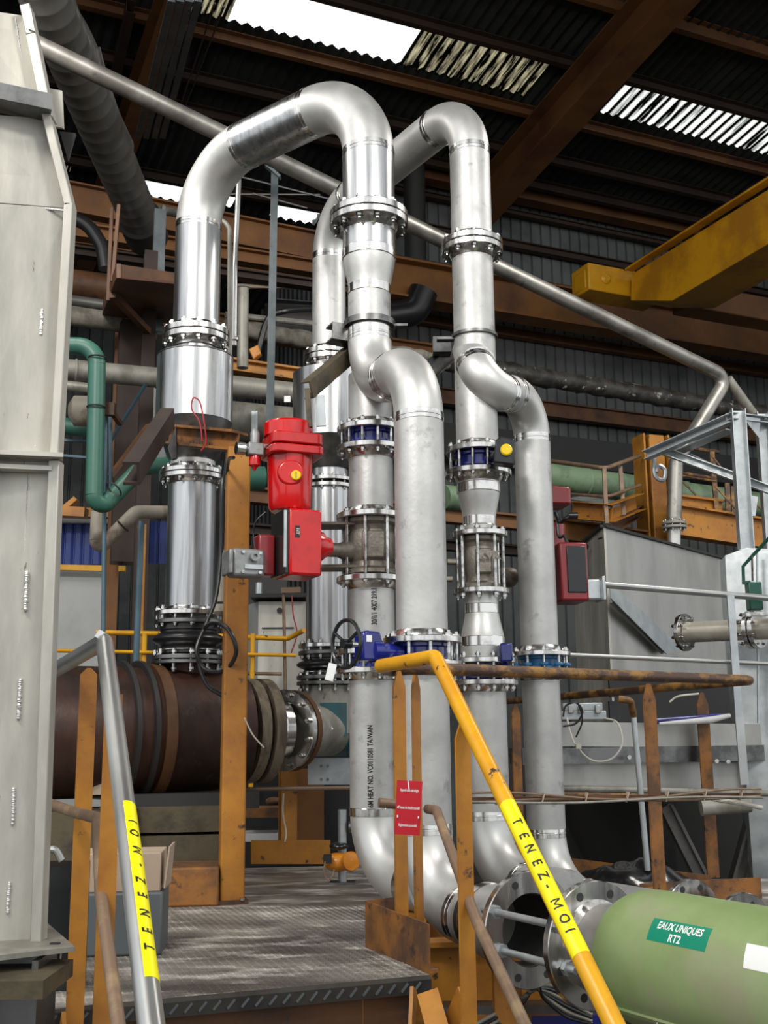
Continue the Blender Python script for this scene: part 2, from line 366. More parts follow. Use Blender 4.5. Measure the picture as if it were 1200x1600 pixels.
def flange(root, o, axis, r, R, t=0.024, hub=0, m='steel_flange', n=48, name='flange', label=None):
    """disc; o = centre of its thickness; hub -1/+1 adds the welding neck on that side"""
    h = t/2; c = 0.003
    p = [(r, -h), (R-c, -h), (R, -h+c), (R, h-c), (R-c, h), (r, h), (r, -h)]
    mb = MB().lathe(p, o, axis, n)
    if hub: mb.lathe([(r, hub*h), (r+0.018, hub*h), (r+0.006, hub*(h+0.03)), (r, hub*(h+0.034)), (r, hub*h)], o, axis, n)
    return mb.build(name, m, root, label=label)

# ---------------------------------------------------------------- lettering
def text_geo(s, size, bold=0.0, spacing=1.0, cut=0.0):
    if s == 'M':                              # drawn as four strokes
        vs = []; fs = []; W_, H_, t_ = size*0.34, size*0.35, size*(0.055+bold*8)
        for (xa, ya, xb, yb) in ((-W_, -H_, -W_, H_), (W_, -H_, W_, H_), (-W_, H_, 0, -H_*0.55), (W_, H_, 0, -H_*0.55)):
            for k in range(8):
                p_ = V((xa, ya, 0)).lerp(V((xb, yb, 0)), k/8); q_ = V((xa, ya, 0)).lerp(V((xb, yb, 0)), (k+1)/8); i = len(vs)
                vs += [p_-V((t_, 0, 0)), p_+V((t_, 0, 0)), q_+V((t_, 0, 0)), q_-V((t_, 0, 0))]; fs.append((i, i+1, i+2, i+3))
        return vs, fs
    cu = bpy.data.curves.new('lettering', 'FONT'); cu.body = s; cu.size = size; cu.offset = bold; cu.space_character = spacing
    cu.align_x = 'CENTER'; cu.align_y = 'CENTER'; cu.resolution_u = 3
    o = bpy.data.objects.new('lettering', cu); C.objects.link(o)
    dg = bpy.context.evaluated_depsgraph_get(); me = bpy.data.meshes.new_from_object(o.evaluated_get(dg))
    if cut:
        import bmesh
        bm = bmesh.new(); bm.from_mesh(me); k = -0.6*size
        while k < 0.6*size*(1+s.count('\n')):
            bmesh.ops.bisect_plane(bm, geom=bm.verts[:]+bm.edges[:]+bm.faces[:], plane_co=(0, k, 0), plane_no=(0, 1, 0)); k += cut
        bm.to_mesh(me); bm.free()
    vs = [v.co.copy() for v in me.vertices]; fs = [tuple(p.vertices) for p in me.polygons]
    bpy.data.objects.remove(o); bpy.data.curves.remove(cu); bpy.data.meshes.remove(me); return vs, fs
def text_on_tube(s, size, o, axis, r, facing, parent, material, up_along=None, bold=0.0, spacing=1.0, lift=0.0008, name='lettering', read=1, across=False, stretch=1.0, shift=(0, 0)):
    """letters wrapped on a tube: the reading direction runs along the axis (read=+1/-1)"""
    a = V(axis).normalized(); fz = V(facing); fz = (fz-a*fz.dot(a)).normalized()
    vs, fs = text_geo(s, size, bold, spacing, r*0.12); out = []
    t = a*read; side = fz.cross(t)            # letter-up direction (text faces fz)
    for p in vs:
        u = p.x*stretch+shift[0]; w_ = p.y+shift[1]
        an = w_/r; out.append(V(o)+t*u+(fz*math.cos(an)+side*math.sin(an))*(r+lift))
    return MB().add(out, fs).build(name, material, parent, smooth=False)
def text_flat(s, size, o, right, up, parent, material, bold=0.0, spacing=1.0, name='lettering', lift=0.001, stretch=1.0):
    vs, fs = text_geo(s, size, bold, spacing); r_ = V(right).normalized(); u_ = V(up).normalized(); n_ = r_.cross(u_)
    return MB().add([V(o)+r_*p.x*stretch+u_*p.y+n_*lift for p in vs], fs).build(name, material, parent, smooth=False)
def patch_on_tube(o, axis, r, facing, half_len, half_ang, parent, material, name, lift=0.0005, n=10, skew=0.0):
    a = V(axis).normalized(); fz = V(facing); fz = (fz-a*fz.dot(a)).normalized(); sd = fz.cross(a); vs = []; fs = []
    for j, rr in enumerate((r+lift, r+lift-0.002)):
        for k in range(n+1):
            an = -half_ang+2*half_ang*k/n
            for sgn in (-1, 1): vs.append(V(o)+a*(sgn*half_len+skew*an*r)+(fz*math.cos(an)+sd*math.sin(an))*rr)
    m = 2*(n+1)
    for k in range(n): fs += [(2*k, 2*k+1, 2*k+3, 2*k+2), (m+2*k, m+2*k+2, m+2*k+3, m+2*k+1)]
    fs += [(0, m, m+1, 1), (2*n, 2*n+1, m+2*n+1, m+2*n)]
    for k in range(n): fs += [(2*k, 2*k+2, m+2*k+2, m+2*k), (2*k+1, m+2*k+1, m+2*k+3, 2*k+3)]
    return MB().add(vs, fs).build(name, material, parent)

BU = V((math.cos(BA), math.sin(BA), 0)); BV = V((-math.sin(BA), math.cos(BA), 0)); UP = V((0, 0, 1))

# ================================================================ the hall: ground, roof, walls
K = 18/14
SL = math.radians(7)
WT = P(800, 305, 18)                       # top of the cladding wall under the eave
DN = BV*math.cos(SL)-UP*math.sin(SL); RN = BU.cross(DN).normalized()
def R_(u, v, h=0.0):                       # point on the roof sheet: u along the wall, v down the slope, h below it
    return WT + BU*(u*K) + DN*(v*K) - UP*h
def RP(px, py, h=0.0):
    return PPL(px, py, WT-UP*h, RN)
struct(MB().box((0, 8, -0.05), (60, 60, 0.1)), 'floor', 'concrete')

def ribbed(u0, u1, v0, v1, pitch=0.137, amp=0.03, holes=()):
    """wavy roof sheets running down the slope, left open where a skylight sits"""
    mb = MB(); n = int((u1-u0)/(pitch/4)); du = (u1-u0)/n; cols = []
    for i in range(n+1):
        u = u0+i*du; cols.append((u, amp*math.sin(2*PI*u/pitch)))
    for i in range(n):
        (ua, ha), (ub, hb) = cols[i], cols[i+1]; um = (ua+ub)/2; iv = [(v0, v1)]
        for (hu0, hu1, hv0, hv1) in holes:
            if hu0 <= um <= hu1:
                nv = []
                for (a, b) in iv:
                    if hv0 > a: nv.append((a, min(b, hv0)))
                    if hv1 < b: nv.append((max(a, hv1), b))
                iv = [t for t in nv if t[1] > t[0]]
        for a, b in iv:
            mb.add([R_(ua, a, ha), R_(ub, a, hb), R_(ub, b, hb), R_(ua, b, ha)], [(0, 1, 2, 3)])
    return mb
SKY = [(-4.5, -2.5, -2.48, -1.86, 'skylight_clear'), (-2.5, -0.9, -2.48, -1.86, 'skylight_dirty'), (-4.95, -4.5, -2.48, -1.86, 'skylight_dirty'),
       (-0.33, 3.9, -2.48, -1.90, 'skylight_streaked'),
       (-4.85, -4.0, 1.15, 1.55, 'skylight_clear'), (-3.75, -3.5, 1.15, 1.45, 'skylight_clear'), (-2.95, -2.3, 1.12, 1.5, 'skylight_clear'),
       (-6.2, -5.6, 1.0, 1.35, 'skylight_dirty'),
       (-5.5, -2.6, -10.4, -9.2, 'skylight_clear'), (-0.4, 3.2, -10.4, -9.2, 'skylight_clear'), (-5.5, 3.2, -14.4, -13.4, 'skylight_clear')]
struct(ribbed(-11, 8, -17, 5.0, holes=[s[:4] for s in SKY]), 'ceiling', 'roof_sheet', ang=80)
for i, (u0, u1, v0, v1, m_) in enumerate(SKY):
    struct(ribbed(u0, u1, v0-0.04, v1+0.04), 'window_%d' % (i+1), m_, ang=80)

def cladding(o, d, length, z0, z1, pitch=0.20, dep=0.035, gap=0.03):
    mb = MB(); nrm = d.cross(UP).normalized(); s_ = 0; prof = []
    while s_ < length:
        prof += [(s_, 0), (s_+pitch-gap-0.02, 0), (s_+pitch-gap, dep), (s_+pitch-0.012, dep)]; s_ += pitch
    for i in range(len(prof)-1):
        a, b = prof[i], prof[i+1]
        pa = o+d*a[0]-nrm*a[1]; pb = o+d*b[0]-nrm*b[1]
        mb.add([pa+UP*z0, pb+UP*z0, pb+UP*z1, pa+UP*z1], [(0, 1, 2, 3)])
    return mb
W0 = WT.copy(); W0.z = 0
struct(cladding(W0-BU*2.2*K, BU, 10.2*K, 0, WT.z+0.05), 'wall_back', 'cladding_grey', smooth=False)
W1 = W0+BV*4.6*K
struct(cladding(W1-BU*11*K, BU, 8.9*K, 0, WT.z-0.5, 0.25), 'wall_back_left', 'cladding_grey', smooth=False)
struct(cladding(W0-BU*2.2*K, BV, 4.6*K, 0, WT.z, 0.25), 'wall_side', 'cladding_grey', smooth=False)
struct(cladding(W1-BU*11*K, -BV, 10*K, 0, WT.z+1.0, 0.25), 'wall_left', 'cladding_grey', smooth=False)
struct(cladding(W0+BU*8*K, -BV, 6.5*K, 0, WT.z+1.0, 0.25), 'wall_right', 'cladding_grey', smooth=False)

# rafters and purlins
def raf(u, v0, v1, w, h, lab, name='roof_rafter'):
    mb = MB(); mb.ibeam(R_(u, v0, h/2+0.22), R_(u, v1, h/2+0.22), w, h, 0.03)
    one(mb, name, 'rafter_brown', lab, 'rafter', 'roof rafters')
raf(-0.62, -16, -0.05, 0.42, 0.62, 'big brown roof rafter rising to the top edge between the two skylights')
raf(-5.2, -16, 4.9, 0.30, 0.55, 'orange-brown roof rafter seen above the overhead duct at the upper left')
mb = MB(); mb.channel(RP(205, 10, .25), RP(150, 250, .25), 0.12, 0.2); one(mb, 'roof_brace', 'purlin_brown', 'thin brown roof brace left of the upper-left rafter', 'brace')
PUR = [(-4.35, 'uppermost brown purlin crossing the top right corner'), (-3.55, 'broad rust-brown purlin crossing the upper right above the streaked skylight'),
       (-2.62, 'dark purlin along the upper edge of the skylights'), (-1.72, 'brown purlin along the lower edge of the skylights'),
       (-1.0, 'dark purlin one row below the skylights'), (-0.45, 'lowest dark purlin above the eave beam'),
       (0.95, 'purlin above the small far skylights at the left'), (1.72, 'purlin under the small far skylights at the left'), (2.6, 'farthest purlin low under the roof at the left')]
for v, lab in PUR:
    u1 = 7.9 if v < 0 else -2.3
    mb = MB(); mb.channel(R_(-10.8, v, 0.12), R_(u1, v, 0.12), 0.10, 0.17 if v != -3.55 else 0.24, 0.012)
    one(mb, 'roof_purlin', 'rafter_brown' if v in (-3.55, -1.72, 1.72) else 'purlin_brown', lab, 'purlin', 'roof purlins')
# eave beam and wall girts
def wallbeam(px, py, w, h, name, m, lab, cat, u0, u1, off=0.3, grp=None):
    o = W0-BV*off; p = PPL(px, py, o, BV); mb = MB()
    du = (p-W0).dot(BU)
    mb.ibeam(p+BU*(u0*K-du), p+BU*(u1*K-du), w, h, 0.02)
    return one(mb, name, m, lab, cat, grp)
wallbeam(800, 300, 0.25, 0.28, 'eave_beam', 'rafter_brown', 'brown eave beam along the top of the back wall', 'beam', -2.2, 7.9)
wallbeam(900, 352, 0.10, 0.10, 'eave_strut', 'purlin_brown', 'thin dark strut just below the eave beam', 'beam', -2.2, 7.9, .2)
wallbeam(850, 392, 0.14, 0.14, 'wall_girt', 'purlin_brown', 'thin dark wall girt behind the crane end carriage', 'girt', -2.2, 7.9, .15, 'wall girts')
wallbeam(850, 528, 0.14, 0.16, 'wall_girt', 'rafter_brown', 'brown wall girt between the runway girder and the lagged pipe', 'girt', -2.2, 7.9, .15, 'wall girts')
wallbeam(950, 652, 0.16, 0.26, 'wall_girt', 'rust_brown', 'red-brown wall girt just below the lagged pipe', 'girt', -2.2, 7.9, .25, 'wall girts')
mb = MB(); mb.box(W0+BU*3.2*K-BV*0.5+UP*(col_z(5, 17, 690)), (12*K, 0.4, 0.5), Matrix.Rotation(BA, 3, 'Z')); one(mb, 'wall_duct', 'duct_black', 'black cable trough under the red-brown wall girt', 'duct')
# crane runway girder across the whole hall
RG = W0-BV*1.1
def rgp(px, py, off=0): return PPL(px, py, RG-BV*off, BV)
p = rgp(900, 485); q0 = p-BU*15; q1 = p+BU*8.5
t = thing('crane_runway_girder', 'long orange-brown crane runway girder in front of the back wall', 'girder', q0)
mb = MB(); mb.ibeam(q0, q1, 0.36, 0.62, 0.035); mb.build('girder_beam', 'ochre_girder', t)
mb = MB(); mb.beam(q0+UP*0.36, q1+UP*0.36, 0.08, 0.07); mb.build('crane_rail', 'purlin_brown', t)
mb = MB(); mb.ibeam(q0-UP*1.15-BV*0.1, q1-BU*11.0-UP*1.15-BV*.1, 0.2, 0.3, 0.03); one(mb, 'girder_tie_beam', 'ochre_girder', 'orange-brown tie beam below the runway girder, behind the tall pipes', 'girder')
# crane bridge
t = thing('overhead_crane', 'yellow overhead travelling crane bridge entering from the right', 'crane', P(985, 470, 15.6))
n_ = BU
o1 = P(990, 460, 15.6)                      # far lower corner of the near face
def gp(px, py): return PPL(px, py, o1, n_)
face = [gp(985, 470), gp(987, 428), gp(1205, 293), gp(1340, 205), gp(1420, 250), gp(1050, 470)]
mb = MB(); mb.prism(face, BU*0.75); mb.build('bridge_girder', 'crane_yellow', t, bevel=0.01)
mb = MB(); a = gp(987, 423); b = gp(1330, 205); mb.beam(a-BU*.05, b-BU*.05, 0.14, 0.03); mb.build('top_flange', 'crane_yellow', t)
mb = MB(); mb.tube([gp(962, 434)+UP*.03, gp(1330, 196)+UP*.03], 0.018, 8); mb.build('cable_rail', 'purlin_brown', t)
mb = MB(); c0 = P(950, 447, 15.9); mb.box(c0+BU*0.15, (1.3, .45, .42), Matrix.Rotation(BA, 3, 'Z')); mb.build('end_carriage', 'crane_yellow', t, bevel=0.02)
mb = MB(); mb.lathe([(0.08, -0.02), (0.09, 0.0), (0.05, 0.03), (0.04, 0.03)], c0-BV*0.24-BU*0.2, -BV, 20); mb.build('wheel_cap', 'crane_yellow', t)
mb = MB(); mb.box(c0-BU*0.45-UP*0.02, (0.12, .3, .3), Matrix.Rotation(BA, 3, 'Z')); mb.build('buffer', 'crane_yellow', t, bevel=.02)
mb = MB(); c1 = P(1145, 482, 16.2); mb.box(c1+BU*1.6, (5.2, .4, .38), Matrix.Rotation(BA, 3, 'Z')); mb.build('end_carriage', 'ochre_girder', t, bevel=0.02)
# brown strip cladding and clutter under the roof
mb = MB(); a = P(648, 330, 16.2); mb.lathe([(0.17, -0.9), (0.17, 0.75)], a, UP, 24); one(mb, 'exhaust_stack', 'duct_black', 'dark round duct seen between the two tall silver pipes', 'duct')
mb = MB(); pth = smooth_path([P(662, 455, 15.9), P(648, 488, 15.9), P(560, 500, 15.7), P(430, 490, 15.5)], 0.3); mb.tube(pth, 0.22, 24); one(mb, 'exhaust_duct', 'black_rubber', 'black round duct bending behind the front silver pipe', 'duct')


# ================================================================ the four silver pipe columns
def xy(px, py, Y): p = P(px, py, Y); return (p.x, Y)
A = xy(579, 700, 5.45); B = xy(657, 830, 4.85); Cc = xy(746, 700, 5.65); D = xy(839, 900, 5.90)
E = xy(302, 700, 6.30); F = xy(514, 520, 7.00)
def cz(c, py): return col_z(c[0], c[1], py)
def at(c, z): return V((c[0], c[1], z))
def atp(c, py): return at(c, cz(c, py))
rA, rA2, rB, rC, rD, rE, rF = 0.1365, 0.110, 0.1115, 0.1095, 0.098, 0.129, 0.1095
HD = V((0.588, -0.809, 0))                   # direction of the low headers

def flange_pair(upper, lower, c, z, r, R, n=12, t=0.026, gap=0.004, r2=None, bl=None, s=0.015, hubs=True):
    """bolted joint at height z: the upper disc belongs to one thing, the lower to the other"""
    o1 = at(c, z+gap/2+t/2); o2 = at(c, z-gap/2-t/2)
    f1 = flange(upper, o1, UP, r, R, t, 1 if hubs else 0); f2 = flange(lower, o2, UP, r2 or r, R, t, -1 if hubs else 0)
    bolts(f1, at(c, z), UP, (R+max(r, r2 or r))/2+0.006, n, 2*t+gap, s)
    return f1, f2
def wafer(c, z, r, R, h, m, label, cat='valve', n=12, bl=None):
    """thin butterfly valve body held between two flanges"""
    t = thing('butterfly_valve', label, cat, at(c, z-h/2))
    rb = (r+R)/2-0.012
    MB().lathe([(r*0.9, -h/2), (rb*1.0, -h/2), (rb, -h*0.32), (rb-0.02, -h*0.25), (rb-0.02, h*0.25), (rb, h*0.32), (rb, h/2), (r*0.9, h/2), (r*0.9, -h/2)], at(c, z), UP, 40).build('valve_body', m, t)
    return t

# ---- column A + E : the large front arch
zA1 = cz(A, 345)                             # flange joint on A
zE1 = cz(E, 528)
zT = P(560, 97, A[1]+0.02).z - rA - 0.02     # height of the horizontal run
arch = thing('arch_pipe', 'large polished steel arch pipe, the frontmost and highest bend over the hall', 'pipe', at(E, zE1))
run(arch, [at(E, zE1+.03), at(E, zT), at(A, zT), at(A, zA1+.03)], 0.40, rA, 'steel_polished', 'steel_satin')
spA = thing('branch_pipe', 'silver pipe with reducer and double bend stepping forward below the front arch', 'pipe', at(A, cz(A, 668)))
flange_pair(arch, spA, A, zA1, rA, 0.205, 12, 0.037, s=0.018)
z0 = cz(A, 400); z1 = cz(A, 455); zc = (cz(A, 520)+cz(B, 665))/2
MB().tube([at(A, zA1-.03), at(A, z0)], rA, 40).build('pipe', 'steel_polished', spA)
prof = [(rA, 0)]
for k in range(1, 12):
    tt = k/12; sm = tt*tt*(3-2*tt); prof.append((rA+(rA2-rA)*sm, (z1-z0)*tt))
prof.append((rA2, z1-z0)); MB().lathe(prof, at(A, z0), UP, 40).build('reducer', 'steel_satin', spA)
for z_, r_ in ((z0, rA), (z1, rA2), (cz(A, 518), rA2)):
    MB().ring(at(A, z_), UP, r_, 0.05, 0.003, 40).build('weld_seam', 'steel_weld', spA)
MB().tube([at(A, z1), at(A, cz(A, 518))], rA2, 40).build('pipe', 'steel_matte', spA)
zB1 = cz(B, 1003)
run(spA, [at(A, cz(A, 518)), at(A, zc), at(B, zc), at(B, zB1+.03)], 0.303, rB)
MB().lathe([(rA2, 0), (rA2, zc+0.10-cz(A, 668))], at(A, cz(A, 668)), UP, 40).build('tee_branch', 'steel_matte', spA)
cl = MB(); cl.ring(atp(A, 508), UP, rA2, 0.012, 0.022, 40); cl.box(atp(A, 508)+V((.15, .02, 0)), (0.09, 0.05, 0.012)); cl.box(atp(A, 508)+V((-.15, .02, 0)), (0.10, 0.05, 0.012))
cl.build('pipe_clamp', 'steel_dark', spA)

# ---- column A below the branch
vA = wafer(A, cz(A, 687), rA2, 0.165, cz(A, 678)-cz(A, 697), 'blue_paint', 'dark blue butterfly valve behind the big front double bend')
fu = flange(spA, atp(A, 673), UP, rA2, 0.168, 0.028, 1); bolts(fu, atp(A, 688), UP, 0.146, 12, 0.14, 0.013)
spA2 = thing('spool_pipe', 'short matte silver pipe between a blue valve and the tan valve beside the red actuator', 'pipe', atp(A, 806))
flange(spA2, atp(A, 704), UP, rA2, 0.172, 0.028, -1)
MB().tube([atp(A, 706), atp(A, 806)], rA2, 40).build('pipe', 'steel_matte', spA2)
fu = flange(spA2, atp(A, 809), UP, rA2, 0.172, 0.028, 1)
# control valve A
def control_valve(c, yt, yb, R, rb, arm_dir, label, arm_len):
    t = thing('control_valve', label, 'valve', atp(c, yb))
    zt, zb = cz(c, yt), cz(c, yb); h = zt-zb; o = at(c, zb)
    MB().lathe([(rb*0.96, 0), (rb*1.12, 0.0), (rb*1.12, h*0.07), (rb*0.95, h*0.12), (rb*0.90, h*0.22), (rb*1.0, h*0.3), (rb*1.0, h*0.72), (rb*0.90, h*0.8), (rb*0.95, h*0.88), (rb*1.12, h*0.93), (rb*1.12, h), (rb*.96, h)], o, UP, 40).build('valve_body', 'cast_valve', t)
    # flat cast boss
    fr = V((0.1, -1, 0)).normalized()
    MB().box(o+UP*h*0.5+fr*rb*0.93, (rb*0.95, 0.03, h*0.5), Matrix.Rotation(0.1, 3, 'Z')).build('body_boss', 'cast_valve', t, bevel=0.01)
    bt = MB()
    x, y, a = frame(UP)
    for k in range(8):
        an = 2*PI*(k+0.5)/8+0.2; q = o+(x*math.cos(an)+y*math.sin(an))*(R-0.026)
        b = MB(); b.tube([q-UP*0.055, q+UP*(h+0.055)], 0.0085, 8); b.hexrod(q-UP*0.045, UP, 0.016, 0.016); b.hexrod(q+UP*(h+0.03), UP, 0.016, 0.016)
        b.build('tie_rod', 'bolt_steel', t)
    ad = V(arm_dir).normalized()
    pr = [(0.05, rb*0.7), (0.05, rb+0.02), (0.034, rb+0.06), (0.036, arm_len-0.05), (0.055, arm_len-0.02), (0.055, arm_len)]
    MB().lathe(pr, o+UP*h*0.42, ad, 24).build('stem_neck', 'cast_valve', t)
    return t, o+UP*h*0.42+ad*arm_len, ad
cvA, tip, ad = control_valve(A, 814, 899, 0.168, 0.118, V((-1, -0.45, 0.0)), 'tan cast control valve with long tie rods and tall bright red actuator', 0.33)
flange(cvA, atp(A, 815), UP, rA2, 0.10, 0.02)
for yy in (822, 888): MB().box(atp(A, yy)+V((-.16, -.02, 0)), (0.20, 0.14, 0.02)).build('yoke_lug', 'cast_valve', cvA, bevel=0.015)
# red actuator on it
YR = 5.14
def aR(px, py, Y=YR): return P(px, py, Y)
ax_c = aR(453, 757); zt = aR(453, 660).z; zb = aR(453, 800).z
cen = V((ax_c.x, YR, 0))
bod = MB(); z_b = zb; z_t = aR(453, 712).z
bod.lathe([(0.090, 0), (0.100, 0.02), (0.104, (z_t-z_b)*0.5), (0.108, z_t-z_b)], cen+UP*z_b, UP, 40); bod.build('actuator_housing', 'red_paint', cvA, bevel=0.003)
pz0 = aR(453, 714).z; ph = aR(453, 700).z-pz0
def rsq(cx, cy, z, hx, hy, r, h, ang):
    pts = []; 
    for (sx, sy, a0) in ((1, 1, 0), (-1, 1, 90), (-1, -1, 180), (1, -1, 270)):
        for k in range(6):
            a = math.radians(a0+90*k/5); pts.append(V((sx*(hx-r)+r*math.cos(a), sy*(hy-r)+r*math.sin(a), 0)))
    R = Matrix.Rotation(ang, 3, 'Z'); return [V((cx, cy, z))+R @ p for p in pts]
an = math.radians(22)
for (ya, yb, s_) in ((716, 703, 0.128), (701, 684, 0.125)):
    za, zb_ = aR(453, ya).z, aR(453, yb).z
    MB().prism(rsq(cen.x+0.01, cen.y, za, s_, s_*0.92, 0.04, 0, an), UP*(zb_-za)).build('cover_flange', 'red_paint', cvA, bevel=0.006)
MB().lathe([(0.116, 0), (0.116, aR(453, 662).z-aR(453, 684).z-0.01), (0.108, aR(453, 662).z-aR(453, 684).z), (0.02, aR(453, 660).z-aR(453, 684).z)], V((cen.x-0.01, cen.y, aR(453, 684).z)), UP, 40).build('top_cap', 'red_paint', cvA)
fd = V((0.12, -1, 0)).normalized(); fx, fy, fa = frame(fd)
arch_o = cen+UP*(aR(453, 757).z)
MB().lathe([(0.062, 0.06), (0.062, 0.098), (0.056, 0.108)], arch_o+UP*0.035, fd, 32, sx=1.0).build('domed_cover', 'red_paint', cvA, bevel=0.004)
iv = MB().lathe([(0.023, 0.10), (0.023, 0.116), (0.019, 0.119)], arch_o+UP*.018+V((.024, 0, 0)), fd, 24).build('position_indicator', 'yellow_plastic', cvA, label='yellow indicator disc')
MB().box(arch_o+UP*.018+V((.024, 0, 0))+fd*0.1195, (0.003, 0.003, 0.03)).build('indicator_slot', 'black_print', iv)
# gear box below
Rg = Matrix.Rotation(math.radians(25), 3, 'Z')
g0 = aR(466, 852, 5.10); gh = aR(466, 800, 5.10).z-aR(466, 902, 5.10).z
gb = MB().box(g0, (0.16, 0.20, gh), Rg).build('gear_housing', 'red_paint', cvA, bevel=0.012)
text_flat('HT', 0.022, g0+Rg @ V((-0.042, -0.1035, 0.045)), UP*-1, Rg @ V((1, 0, 0)), gb, 'white_print')
MB().box(g0+Rg @ V((-0.042, -0.101, 0.045)), (0.022, 0.003, 0.055), Rg).build('name_plate', 'black_print', gb)
MB().box(g0+Rg @ V((-0.09, 0, 0)), (0.022, 0.19, gh*0.97), Rg).build('side_cover', 'black_plastic', cvA, bevel=0.004, label='black side cover')
MB().box(g0+Rg @ V((-0.1, -0.095, 0.01)), (0.012, 0.012, gh*0.85), Rg).build('hinge_strip', 'galvanised', cvA)
MB().box(g0+Rg @ V((-0.145, 0.06, -0.05)), (0.08, 0.09, gh*0.62), Rg).build('terminal_box', 'dark_red_paint', cvA, bevel=0.01, label='dark red terminal box')
MB().lathe([(0.075, 0.07), (0.068, 0.115), (0.05, 0.135), (0.04, 0.16)], g0, Rg @ V((1, 0, 0)), 28).build('output_hub', 'red_paint', cvA)
# grey switch box on the left
s0 = aR(384, 881, 5.02); sb = MB().box(s0, (0.15, 0.10, 0.125), Rg)
sb.build('switch_box', 'grey_cast', cvA, bevel=0.012)
MB().box(s0+Rg @ V((-0.086, 0, 0)), (0.02, 0.12, 0.11), Rg).build('switch_box_cover', 'grey_cast', cvA, bevel=0.006)
MB().box(s0+Rg @ V((0.02, -0.053, -0.02)), (0.085, 0.014, 0.02), Rg).build('fixing_bracket', 'galvanised', cvA)
MB().lathe([(0.022, 0), (0.022, 0.03), (0.010, 0.03), (0.010, 0.02)], s0+Rg @ V((0.02, -0.05, 0.025)), Rg @ V((0, -1, 0)), 16).build('gland', 'grey_cast', cvA)
for dx, dz in ((-.03, .045), (.05, .045), (-.03, -.045), (.05, -.045)):
    MB().hexrod(s0+Rg @ V((dx, -0.05, dz)), Rg @ V((0, -1, 0)), 0.008, 0.01).build('screw', 'bolt_steel', cvA)
# positioner above left
p0 = aR(398, 703, 5.08)
MB().box(p0, (0.075, 0.06, 0.06), Rg).build('air_regulator', 'grey_cast', cvA, bevel=0.006)
MB().lathe([(0.03, 0), (0.03, 0.04), (0.018, 0.05), (0.018, 0.09)], p0+Rg @ V((-0.09, 0, 0)), Rg @ V((1, 0, 0)), 18).build('regulator_cap', 'steel_flange', cvA)
MB().lathe([(0.022, 0), (0.022, 0.05), (0.012, 0.07)], p0+UP*0.03, UP, 18).build('air_fitting', 'grey_cast', cvA)
MB().lathe([(0.024, -0.03), (0.027, -0.045), (0.027, -0.075), (0.012, -0.085), (0.006, -0.10)], p0, UP, 18).build('filter_bowl', 'red_paint', cvA)
MB().box(p0+Rg @ V((0.06, .0, 0.02)), (0.05, 0.03, 0.02), Rg).build('bracket', 'steel_flange', cvA)

# lower spool of column A
loA = thing('riser_pipe', 'lettered silver riser with a low elbow, just left of the pair of upright posts', 'pipe', V((A[0], A[1], cz(A, 1268)-0.42)))
flange(loA, atp(A, 907), UP, rA2, 0.172, 0.028, -1)
zV = cz(A, 1034)
p_up = MB().tube([atp(A, 909), at(A, zV+.05)], rA2, 40).build('pipe', 'steel_matte', loA)
f1 = flange(loA, at(A, zV+.045), UP, rA2, 0.168, 0.026, 1)
bolts(f1, at(A, zV), UP, 0.146, 12, 0.13, 0.013)
flange(loA, at(A, zV-.045), UP, rA2, 0.172, 0.026, -1)
wafer(A, zV, rA2, 0.165, 0.058, 'blue_paint', 'blue butterfly valve body on the lettered riser, behind the handwheel')
zH = cz(A, 1268)-0.303
segs = fillet([at(A, zV-.06), at(A, zH), at(A, zH)+HD*0.42], 0.303)
p_lo = MB().tube(segs[0][1], rA2, 40).build('pipe', 'steel_matte', loA)
MB().tube(segs[1][1], rA2, 40).build('elbow', 'steel_satin', loA); MB().tube(segs[2][1], rA2, 40).build('pipe', 'steel_matte', loA)
MB().ring(segs[1][1][0], UP, rA2, 0.04, 0.003, 40).build('weld_seam', 'steel_weld', loA); MB().ring(segs[1][1][-1], HD, rA2, 0.04, 0.003, 40).build('weld_seam', 'steel_weld', loA)
def stencil(s_, size, c, py, px, r, par, sp=1.0, st=1.0, read=-1):
    z = cz(c, py); p = P(px, py, c[1]-r); off = max(-0.95, min(0.95, (p.x-c[0])/r)); fac = V((off, -math.sqrt(1-off*off), 0))
    text_on_tube(s_, size, at(c, z), UP, r, fac, par, 'black_print', read=read, spacing=sp, stretch=st, bold=0.0012, name='stencil_lettering')
stencil('6M HEAT NO. VC0110581 TAIWAN', 0.034, A, 1196, 579, rA2, p_lo, 1.0, 0.71, 1)
stencil('30/1/1 4007 219.1m', 0.036, A, 948, 585, rA2, p_up, 1.0, 0.68, 1)

# ---- butterfly valve with gearbox and handwheel on column B
loB = thing('riser_pipe', 'silver riser behind the red sign, bending low into the open-ended flange', 'pipe', V((B[0], B[1], 0.8)))
zv = cz(B, 1020); hv = 0.075
fB = flange(spA, at(B, zv+hv/2+.014), UP, rB, 0.170, 0.026, 1); bolts(fB, at(B, zv), UP, 0.147, 10, hv+0.052, 0.015, a0=0.2)
flange(loB, at(B, zv-hv/2-.014), UP, rB, 0.170, 0.026, -1)
vB = wafer(B, zv, rB, 0.165, hv, 'blue_paint', 'royal blue butterfly valve with gearbox and black handwheel, on the front riser')
gd = (P(580, 1012, 4.72)-at(B, zv)); gd.z = 0; gl = gd.length; gd.normalize()
MB().lathe([(0.035, rB), (0.035, gl-0.05), (0.05, gl-0.04), (0.05, gl)], at(B, zv), gd, 20).build('valve_stem', 'blue_paint', vB)
gc = P(577, 1012, 4.72); Rw = Matrix.Rotation(math.radians(28), 3, 'Z')
